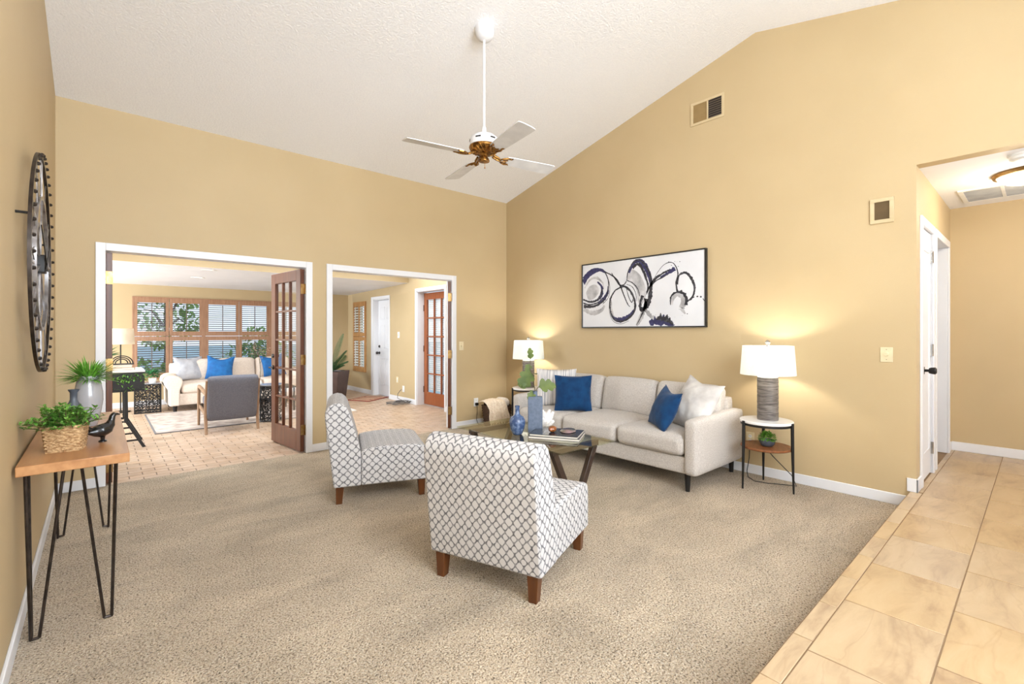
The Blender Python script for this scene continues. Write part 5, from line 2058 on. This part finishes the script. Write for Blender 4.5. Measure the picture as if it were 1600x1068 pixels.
for (x, y) in ((sx0 + 0.13, sy0 + 0.06), (sx1 - 0.13, sy0 + 0.06), (sx0 + 0.13, sy1 - 0.12), (sx1 - 0.13, sy1 - 0.12)):
    b = B()
    b.cyl((x, y, 0.105), (x, y, 0), 0.035, 0.026, 14)
    b.build('leg', BLACKM, t)
pillow('throw_pillow', 'silver-grey pillow at the left arm of the cream sofa', 0.46, 0.44, 0.16, SILVERP, (-3.38, 4.66, 0.468), radians(14), radians(20), 0.0, 'pillows on the cream sofa', 2.0, dent=0.02)
pillow('throw_pillow', 'bright blue pillow beside the silver-grey one on the cream sofa', 0.44, 0.44, 0.15, BRIGHTB, (-2.98, 4.52, 0.468), radians(-12), radians(18), radians(4), 'pillows on the cream sofa', 4.0, dent=0.05, pinch=0.1)
pillow('throw_pillow', 'bright blue pillow at the right end of the cream sofa, by the open french door', 0.44, 0.44, 0.15, BRIGHTB, (-2.02, 4.58, 0.468), radians(8), radians(18), radians(-4), 'pillows on the cream sofa', 7.0, dent=0.05, pinch=0.1)

# grey armchair, back to the viewer
t = thing('armchair', 'grey wood-framed armchair with its back turned, on the sunroom rug edge', 'armchair', (-3.255, 2.18, SFZ), radians(-2))
for s in (-1, 1):
    b = B()
    b.tube([(s * 0.300, -0.385, 0.0), (s * 0.300, -0.335, 0.22), (s * 0.300, -0.36, 0.42), (s * 0.298, -0.45, 0.70)], [0.018, 0.021, 0.021, 0.016], 10)
    b.build('back_leg', ASHWOOD, t)
    b = B()
    b.tube([(s * 0.305, 0.385, 0.0), (s * 0.305, 0.37, 0.30), (s * 0.305, 0.36, 0.53), (s * 0.305, 0.32, 0.565)], [0.016, 0.02, 0.02, 0.018], 10)
    b.build('front_leg', ASHWOOD, t)
    b = B()
    b.tube([(s * 0.305, 0.34, 0.565), (s * 0.305, 0.10, 0.56), (s * 0.303, -0.20, 0.535), (s * 0.300, -0.385, 0.515)], [0.022, 0.024, 0.022, 0.018], 10)
    b.build('armrest', ASHWOOD, t)
    b = B()
    b.bar((s * 0.295, 0.36, 0.28), (s * 0.295, -0.35, 0.24), 0.022, 0.05)
    b.build('side_rail', ASHWOOD, t, bevel=0.004)
b = rounded_box(0.265, 0.35, 0.065, 0.04, 9, bulge=(0, 0, 0.015))
b.build('seat_cushion', GREYFAB, t, loc=(0, 0.02, 0.345), rot=(radians(5), 0, 0), angle=60)
b = rounded_box(0.292, 0.055, 0.30, 0.035, 10, bulge=(0, 0.012, 0.008))
b.build('backrest', GREYFAB, t, loc=(0, -0.385, 0.46), rot=(radians(16), 0, 0), angle=60)

# rug
t = thing('area_rug', 'faded beige patterned rug on the brick sunroom floor', 'rug', (-3.02, 3.27, SFZ))
b = B()
b.box(-1.04, 1.04, -1.0, 0.86, 0.0, 0.010)
b.build('pile', RUGM, t, bevel=0.003)
b = B()
for q in ((-1.045, 1.045, -1.006, -0.985), (-1.045, 1.045, 0.845, 0.866), (-1.045, -1.025, -0.985, 0.845), (1.025, 1.045, -0.985, 0.845)):
    b.box(q[0], q[1], q[2], q[3], 0.0, 0.0115)
b.build('binding', mat('rug_binding', (120, 116, 116), rough=1), t)

# pierced black side tables
def pierced_panel(b, P, w, h, seed, du=0.045):
    """Branching cut-metal web: edges of a jittered cell pattern laid over a w x h panel; P maps (u, v) to a point."""
    rs = random.Random(seed)
    nu, nv = max(2, int(round(w / du))), max(2, int(round(h / du)))
    pt = {}
    for i in range(nu + 1):
        for j in range(nv + 1):
            ju = 0 if i in (0, nu) else rs.uniform(-.33, .33)
            jv = 0 if j in (0, nv) else rs.uniform(-.33, .33)
            pt[(i, j)] = ((i + ju) * w / nu, (j + jv) * h / nv)
    for i in range(nu + 1):
        for j in range(nv + 1):
            for (k, l) in ((i + 1, j), (i, j + 1), (i + 1, j + 1 if (i + j) % 2 else j - 1)):
                if (k, l) in pt and not ((i, j) != (k, l) and rs.random() < 0.12 and 0 < i < nu and 0 < j < nv):
                    a, c = pt[(i, j)], pt[(k, l)]
                    b.tube([P(*a), P((a[0] + c[0]) / 2, (a[1] + c[1]) / 2), P(*c)], 0.0055, 5)


t = thing('cube_table', 'black pierced-metal cube side table at the left arm of the cream sofa', 'side table', (-4.0, 4.50, SFZ), radians(-3))
b = B()
b.box(-0.18, 0.18, -0.18, 0.18, 0.475, 0.487)
b.build('tabletop', mat('smoked_top', (150, 152, 156), rough=0.12), t)
b = B()
for (x, y) in ((-0.17, -0.17), (0.17, -0.17), (0.17, 0.17), (-0.17, 0.17)):
    b.box(x - 0.008, x + 0.008, y - 0.008, y + 0.008, 0, 0.475)
for (z0, z1) in ((0.0, 0.018), (0.455, 0.475)):
    b.box(-0.178, 0.178, -0.178, -0.160, z0, z1)
    b.box(-0.178, 0.178, 0.160, 0.178, z0, z1)
    b.box(-0.178, -0.160, -0.16, 0.16, z0, z1)
    b.box(0.160, 0.178, -0.16, 0.16, z0, z1)
b.build('frame', BLACKM, t)
for k in range(4):
    Mk = Matrix.Rotation(k * pi / 2, 4, 'Z')
    b = B()
    pierced_panel(b, lambda u, v: Mk @ Vector((u - 0.165, -0.17, v + 0.015)), 0.33, 0.445, 10 + k)
    b.build('pierced_side', BLACKM, t)

t = thing('drum_table', 'black pierced-metal drum side table in front of the open french door', 'side table', (-2.655, 2.32, SFZ + 0.010))
b = B()
b.lathe([(0, 0.525), (0.168, 0.525), (0.170, 0.532), (0.168, 0.538), (0, 0.538)], seg=44)
b.build('tabletop', bpy.data.materials['smoked_top'], t, angle=40)
b = B()
for z in (0.008, 0.515):
    b.tube([(0.162 * cos(2 * pi * k / 40), 0.162 * sin(2 * pi * k / 40), z) for k in range(40)], 0.008, 6, closed=True)
b.build('frame', BLACKM, t)
b = B()
pierced_panel(b, lambda u, v: Vector((0.162 * cos(u / 0.162), 0.162 * sin(u / 0.162), v + 0.01)), 2 * pi * 0.162 - 0.0005, 0.505, 33)
b.build('pierced_wall', BLACKM, t)

# low coffee table glimpsed between armchair and drum
t = thing('coffee_table', 'low black-edged coffee table between the grey armchair and the cream sofa', 'coffee table', (-2.55, 3.25, SFZ + 0.010))
b = B()
b.box(-0.45, 0.45, -0.28, 0.28, 0.385, 0.405)
b.build('tabletop', BLACKM, t, bevel=0.003)
for (x, y) in ((-0.41, -0.24), (0.41, -0.24), (0.41, 0.24), (-0.41, 0.24)):
    b = B()
    b.box(x - 0.015, x + 0.015, y - 0.015, y + 0.015, 0, 0.385)
    b.build('leg', BLACKM, t)
b = B()
b.lathe([(0, 0), (0.035, 0), (0.05, 0.03), (0.05, 0.07), (0.03, 0.10), (0.02, 0.12), (0.016, 0.12), (0.02, 0.09), (0, 0.08)], seg=24)
tag(b.build('white_vase', WPLAST, loc=(-2.62, 3.22, SFZ + 0.415), angle=60), 'small white vase on the low black coffee table', 'vase')
t = thing('blossom_branch', 'tall pale blossom branch standing in front of the sunroom shutters', 'branch', (-2.62, 3.22, SFZ + 0.50))
b = B()
rs = random.Random(21)
b.tube([(0, 0, -0.05), (0.02, 0, 0.2), (0.0, 0.02, 0.42), (-0.06, 0.02, 0.60)], [0.006, 0.005, 0.004, 0.003], 6)
b.tube([(0.01, 0.01, 0.30), (0.08, 0.02, 0.46), (0.12, 0.02, 0.56)], 0.003, 5)
b.tube([(0.0, 0.02, 0.42), (-0.10, 0.0, 0.50), (-0.14, 0, 0.56)], 0.003, 5)
b.build('twigs', STEM, t)
b = B()
for i in range(70):
    p = rs.choice([Vector((-0.06, 0.02, 0.58)), Vector((0.10, 0.02, 0.52)), Vector((-0.12, 0, 0.53)), Vector((0, 0.02, 0.44))]) + Vector((rs.gauss(0, .04), rs.gauss(0, .03), rs.gauss(0, .04)))
    for k in range(4):
        a = rs.uniform(0, 6.28)
        b.leaf(p, (cos(a), sin(a), rs.uniform(-.3, .6)), (0, 0, 1), 0.022, 0.016, 0.1, 2)
b.build('blossoms', mat('pale_blossom', (236, 214, 196), (220, 190, 170), rough=0.8, trans=0.2), t, recalc=False)

# little plant on the cube table
t = thing('potted_plant', 'small bushy green plant in a white pot on the black cube table', 'plant', (-3.94, 4.45, SFZ + 0.487))
b = B()
b.lathe([(0, 0), (0.045, 0), (0.056, 0.075), (0.052, 0.075), (0.045, 0.06), (0, 0.06)], seg=28)
b.build('pot', WPLAST, t, angle=50)
b = B()
leaf_ball(b, (0, 0, 0.125), 0.10, 260, 0.05, 0.022, 0.75, -0.35)
b.build('foliage', mat('leaf_cool', (70, 140, 84), (46, 112, 66), rough=0.5, scale=20, island=0.2, trans=0.15), t, recalc=False)

# tall folding-leg stand at the left, seen past the left door leaf
t = thing('plant_stand', 'black angled-leg stand with a white top just past the left door leaf', 'stand', (-4.60, 1.80, SFZ))
b = B()
b.box(-0.50, 0.39, -0.33, 0.30, 0.872, 0.892)
b.build('tabletop', MARBLE, t, bevel=0.003)
b = B()
b.box(-0.50, 0.385, -0.325, -0.312, 0.67, 0.872)
b.box(-0.50, 0.385, 0.282, 0.295, 0.67, 0.872)
b.box(0.372, 0.385, -0.312, 0.282, 0.67, 0.79)
b.box(-0.50, 0.385, -0.325, 0.295, 0.655, 0.67)
b.build('planter_box', BLACKM, t, bevel=0.002)
for y in (-0.26, 0.22):
    for (xa, xb, xc_) in ((0.22, 0.225, 0.385), (-0.36, -0.365, -0.50)):
        b = B()
        b.bar((xa, y, 0.66), (xb, y, 0.30), 0.035, 0.035)
        b.bar((xb - 0.01, y, 0.34), (xc_, y, 0.0), 0.03, 0.03)
        sg = -1 if xa > 0 else 1
        b.bar((xb + sg * 0.07, y, 0.24), (xb - sg * 0.045, y, 0.24), 0.018, 0.018)
        b.bar((xb + sg * 0.0, y, 0.09), (xb - sg * 0.12, y, 0.09), 0.018, 0.018)
        b.build('leg', BLACKM, t, bevel=0.002)
b = B()
b.bar((-0.36, -0.02, 0.32), (0.22, -0.02, 0.32), 0.03, 0.02)
b.build('brace', BLACKM, t)
t = thing('trailing_plant', 'small-leaved greenery spilling from the black planter box of the stand', 'plant', (-4.60, 1.80, SFZ + 0.68))
b = B()
rs = random.Random(14)
for i in range(420):
    x, y = rs.uniform(-0.45, 0.40), rs.uniform(-.35, -.315)
    z = rs.uniform(0.10, 0.175) if rs.random() < 0.8 else rs.uniform(0.0, 0.12)
    a = rs.uniform(0, 6.28)
    b.leaf((x, y, z), (cos(a), sin(a), rs.uniform(-.6, .6)), (0, 0, 1), rs.uniform(.03, .05), rs.uniform(.012, .02), 0.4, 3)
b.build('foliage', LEAF, t, recalc=False)
for i, (w_, d_, h_, c_, lab) in enumerate(((0.30, 0.22, 0.030, (170, 116, 70), 'lower brown book under the arch sculpture on the white-topped stand'), (0.27, 0.20, 0.030, (206, 190, 168), 'upper pale book under the arch sculpture on the white-topped stand'))):
    book(lab, (-4.45, 1.72, SFZ + 0.892 + i * 0.030), radians(4 - 7 * i), w_, d_, h_, mat('stand_book_%s' % ('brown', 'pale')[i], c_, rough=0.6), 'books on the white-topped stand')
t = thing('arch_sculpture', 'small black wire arch sculpture on the two books', 'sculpture', (-4.42, 1.72, SFZ + 0.952))
b = B()
b.box(-0.10, 0.12, -0.05, 0.05, 0, 0.012)
b.build('base', BLACKM, t, bevel=0.002)
for k in range(3):
    b = B()
    r_ = 0.10 - 0.022 * k
    b.tube([(0.01 + r_ * cos(pi * q / 16), -0.03 + 0.03 * k, 0.012 + r_ * 0.9 * sin(pi * q / 16)) for q in range(17)], 0.006, 7)
    b.build('arch', BLACKM, t)
t = thing('spiky_plant', 'spiky green plant in a dark pot on the white-topped stand', 'plant', (-4.60, 1.95, SFZ + 0.892))
b = B()
b.lathe([(0, 0), (0.05, 0), (0.075, 0.05), (0.07, 0.11), (0.05, 0.13), (0.042, 0.125), (0.05, 0.09), (0, 0.09)], seg=28)
b.build('pot', BLACKC, t, angle=50)
b = B()
rs = random.Random(31)
for i in range(34):
    a = rs.uniform(0, 6.28)
    el = rs.uniform(0.5, 1.45)
    b.leaf((0, 0, 0.115), (cos(a) * cos(el), sin(a) * cos(el), sin(el)), (cos(a + 1.5), sin(a + 1.5), 0.3), rs.uniform(0.16, 0.27), rs.uniform(0.012, 0.02), 0.35, 5)
b.build('leaves', LEAFD, t, recalc=False)

# floor lamp at the left of the window
t = thing('floor_lamp', 'floor lamp with a cream drum shade left of the sunroom shutters', 'lamp', (-4.34, 4.75, SFZ))
b = B()
b.lathe([(0, 0), (0.13, 0), (0.13, 0.015), (0.02, 0.03), (0, 0.03)], seg=32)
b.build('base', BLACKM, t, angle=40)
b = B()
b.cyl((0, 0, 0.02), (0, 0, 1.25), 0.010, seg=10)
b.build('pole', BLACKM, t)
b = B()
b.lathe([(0.185, 1.125), (0.170, 1.385), (0.167, 1.385), (0.182, 1.125), (0.185, 1.125)], seg=44)
b.build('lamp_shade', mat('cream_shade', (250, 242, 226), (246, 236, 218), rough=0.9, trans=0.4), t, angle=60)
b = B()
for k in range(3):
    a = 2 * pi * k / 3
    b.tube([(0, 0, 1.25), (cos(a) * 0.176, sin(a) * 0.176, 1.25)], 0.003, 5)
b.build('spider', BLACKM, t)

# palm in brown planter, right part of the sunroom
t = thing('potted_palm', 'palm in a tall tapered brown planter, seen through the right doorway', 'plant', (-1.20, 3.82, SFZ), radians(42))
b = B()
v = []
for z, h in ((0.0, 0.19), (0.57, 0.245), (0.57, 0.215), (0.50, 0.21)):
    v.append([b.bm.verts.new((sx * h, sy * h, z)) for sx, sy in ((-1, -1), (1, -1), (1, 1), (-1, 1))])
b.bm.faces.new(v[0])
for A, C in zip(v[:-1], v[1:]):
    for k in range(4):
        b.bm.faces.new((A[k], A[(k + 1) % 4], C[(k + 1) % 4], C[k]))
b.build('planter', mat('brown_planter', (74, 52, 42), (62, 42, 34), rough=0.35), t, bevel=0.006)
b = B()
b.box(-0.212, 0.212, -0.212, 0.212, 0.52, 0.545)
b.build('soil', SOIL, t)
rs = random.Random(17)
PALM = [(-0.6, 1.42, 0.86), (2.6, 1.25, 0.85), (3.3, 0.95, 0.75), (1.9, 1.05, 0.8), (4.1, 0.85, 0.6), (-0.9, 1.02, 0.36), (-0.2, 0.9, 0.30), (0.9, 1.0, 0.6), (-1.5, 1.25, 0.55)]
for i in range(len(PALM)):
    b = B()
    a, el, L0 = PALM[i]
    d = Vector((cos(a) * cos(el), sin(a) * cos(el), sin(el)))
    pts = []
    for k in range(13):
        s = k / 12
        pts.append(Vector((0, 0, 0.54)) + d * (L0 * s) + Vector((cos(a), sin(a), 0)) * (0.10 * s * s) + Vector((0, 0, -0.10 * s * s)))
    b.tube(pts, [0.006 - 0.0045 * k / 12 for k in range(13)], 5)
    side = Vector((-sin(a), cos(a), 0))
    for k in range(3, 37):
        s = k / 37
        f = s * 12
        q = pts[int(f)].lerp(pts[min(12, int(f) + 1)], f - int(f))
        tang = (pts[min(12, int(f) + 1)] - pts[int(f)]).normalized()
        ln = 0.15 * sin(pi * min(1, 0.15 + s * 0.85)) ** 0.7 + 0.02
        for sg in (-1, 1):
            b.leaf(q, side * sg + tang * 1.1, d.cross(side), ln, 0.011, 0.2, 3)
    b.build('frond', LEAFD, t, recalc=False)

# mats and cord near the white door
t = thing('door_mat', 'red-bordered doormat in front of the white panelled door', 'mat', (-0.60, 3.53, SFZ), radians(30))
b = B()
b.box(-0.33, 0.33, -0.27, 0.27, 0, 0.008)
b.build('border', mat('mat_red', (138, 30, 22), (112, 22, 16), rough=1, scale=40), t, bevel=0.002)
b = B()
b.box(-0.29, 0.29, -0.23, 0.23, 0.008, 0.0095)
b.build('field', mat('mat_tan', (206, 170, 140), (186, 146, 116), rough=1, scale=30), t)
b = B()
for q in ((-0.24, 0.24, -0.18, -0.165), (-0.24, 0.24, 0.165, 0.18), (-0.24, -0.225, -0.18, 0.18), (0.225, 0.24, -0.18, 0.18), (-0.12, -0.09, -0.165, 0.165), (0.09, 0.12, -0.165, 0.165)):
    b.box(q[0], q[1], q[2], q[3], 0.0095, 0.0105)
b.build('stripes', bpy.data.materials['mat_red'], t)
t = thing('small_rug', 'edge of a white rug on the sunroom floor behind the patterned chair', 'rug', (-1.65, 2.70, SFZ), radians(-2))
b = B()
b.box(-0.31, 0.31, -0.40, 0.40, 0, 0.012)
b.build('pile', mat('white_rug', (240, 236, 228), (226, 220, 212), rough=1, scale=60, bump=0.4), t, bevel=0.003)
b = B()
rs = random.Random(40)
pts = []
for k in range(90):
    a = k * 0.42
    r_ = 0.10 + 0.03 * sin(k * 0.9)
    pts.append((r_ * 1.5 * cos(a) + 0.06 * sin(k * 0.11), r_ * sin(a) + 0.05 * cos(k * 0.13), 0.006 + 0.0006 * k + 0.006 * sin(k * 1.7) ** 2))
pts += [(0.02, 0.1, 0.10), (0.06, 0.16, 0.17), (0.12, 0.20, 0.215), (0.165, 0.22, 0.235)]
b.tube(pts, 0.006, 6)
tag(b.build('cord_pile', mat('grey_cord', (120, 116, 112), (92, 88, 86), rough=0.6), loc=(-0.475, 2.47, SFZ)), 'tangled grey power cord heaped by the sunroom wall outlet', 'cord')

# plates on the sunroom wall
RZS = radians(90)
plate('light_switch', 'white switch between the white door and the wooden glazed door', 'switch', (SXR, 2.853, 1.265), RZS, 0.075, 0.118, WPLAST, toggle)
plate('wall_outlet', 'almond sunroom outlet nearer the white door', 'outlet', (SXR, 2.90, 0.40), RZS, 0.075, 0.118, ALMOND, sockets)
plate('wall_outlet', 'white sunroom outlet above the tangled cord', 'outlet', (SXR, 2.66, 0.245), RZS, 0.075, 0.118, WPLAST, sockets)

# recessed ceiling lights
for (x, y, lab) in ((-3.39, 2.75, 'round recessed ceiling light nearer the doorway in the sunroom'), (-3.40, 3.75, 'round recessed ceiling light nearer the windows in the sunroom')):
    t = thing('recessed_light', lab, 'ceiling light', (x, y, SZ1 - (SZ1 - SZ) * (y - SY1) / (SYF - SY1) + 0.002), 0, 'recessed sunroom lights')
    b = B()
    b.lathe([(0.075, 0.0), (0.10, 0.0), (0.10, -0.006), (0.075, -0.004), (0.075, 0.0)], seg=36)
    b.build('trim_ring', WPLAST, t)
    b = B()
    b.lathe([(0, -0.002), (0.075, -0.002), (0.075, -0.001), (0, -0.001)], seg=32)
    b.build('lens', emit_mat('led_lens', (255, 250, 240), 3.0), t)

# ------------------------------------------------------------------ outside
LAWN = mat('lawn', (226, 226, 220), (196, 204, 180), rough=1, scale=4, detail=8)
b = B()
b.box(-40, 40, SYF + 0.16, 60, -0.45, -0.35)
b.box(SXR + 0.4 + 0.0, 40, 0.3, SYF + 0.16, -0.45, -0.35)
tag(b.build('ground_yard', LAWN), 'pale paved yard outside the sunroom windows', 'yard', kind='structure')
TREEL = mat('tree_leaf', (178, 200, 108), (128, 164, 78), rough=0.6, scale=3, island=0.3, trans=0.5)
BARK = mat('bark', (120, 100, 82), (92, 76, 62), rough=1, scale=12)


def tree(name, label, loc, trunk_h, crown, n, seed, lsize=0.16, cat='tree'):
    t = thing(name, label, cat, loc)
    rs = random.Random(seed)
    b = B()
    if trunk_h > 0:
        b.tube([(0, 0, 0), (0.05, 0.02, trunk_h * 0.5), (0.0, 0.06, trunk_h)], [0.11, 0.08, 0.05], 9)
    for (cx, cy, cz, r) in crown:
        b.tube([(0, 0.03, trunk_h * 0.8), (cx * 0.6, cy * 0.6, (trunk_h + cz) / 2), (cx, cy, cz)], [0.045, 0.03, 0.012], 6)
    b.build('trunk', BARK, t)
    b = B()
    for i in range(n):
        cx, cy, cz, r = rs.choice(crown)
        d = Vector((rs.gauss(0, 1), rs.gauss(0, 1), rs.gauss(0, 1))).normalized()
        p = Vector((cx, cy, cz)) + d * r * rs.uniform(0.35, 1.0) ** 0.6
        b.leaf(p, d + Vector((rs.uniform(-.7, .7), rs.uniform(-.7, .7), rs.uniform(-.6, .4))), (0, 0, 1), lsize * rs.uniform(.7, 1.3), lsize * 0.5, 0.4, 3)
    b.build('crown', TREEL, t, recalc=False)
    return t


G = -0.35
tree('garden_bush', 'broad yellow-green bush outside the leftmost shutters', (-5.4, 10.6, G), 0.3, [(-0.5, 0, 0.9, 0.9), (0.4, 0.1, 1.1, 0.8), (0, 0, 1.5, 0.7), (1.0, 0, 0.7, 0.6)], 1500, 51, cat='bush')
tree('garden_tree', 'slender leafy tree outside the middle shutters', (-3.2, 11.0, G), 2.2, [(-0.5, 0, 2.3, 0.55), (0.4, 0.2, 2.7, 0.6), (0, 0, 3.1, 0.6), (-0.2, 0, 1.6, 0.35), (0.5, 0, 1.9, 0.35)], 900, 52)
tree('garden_bush', 'low green bush outside the right end of the shutters', (-1.0, 10.6, G), 0.2, [(-0.4, 0, 0.7, 0.6), (0.4, 0, 0.9, 0.7), (0.1, 0.2, 1.3, 0.5)], 1000, 53, cat='bush')
tree('garden_bush', 'small green bush outside below the second shutter column', (-3.9, 8.2, G), 0.1, [(0, 0, 0.55, 0.5), (0.4, 0, 0.5, 0.4)], 600, 54, cat='bush')
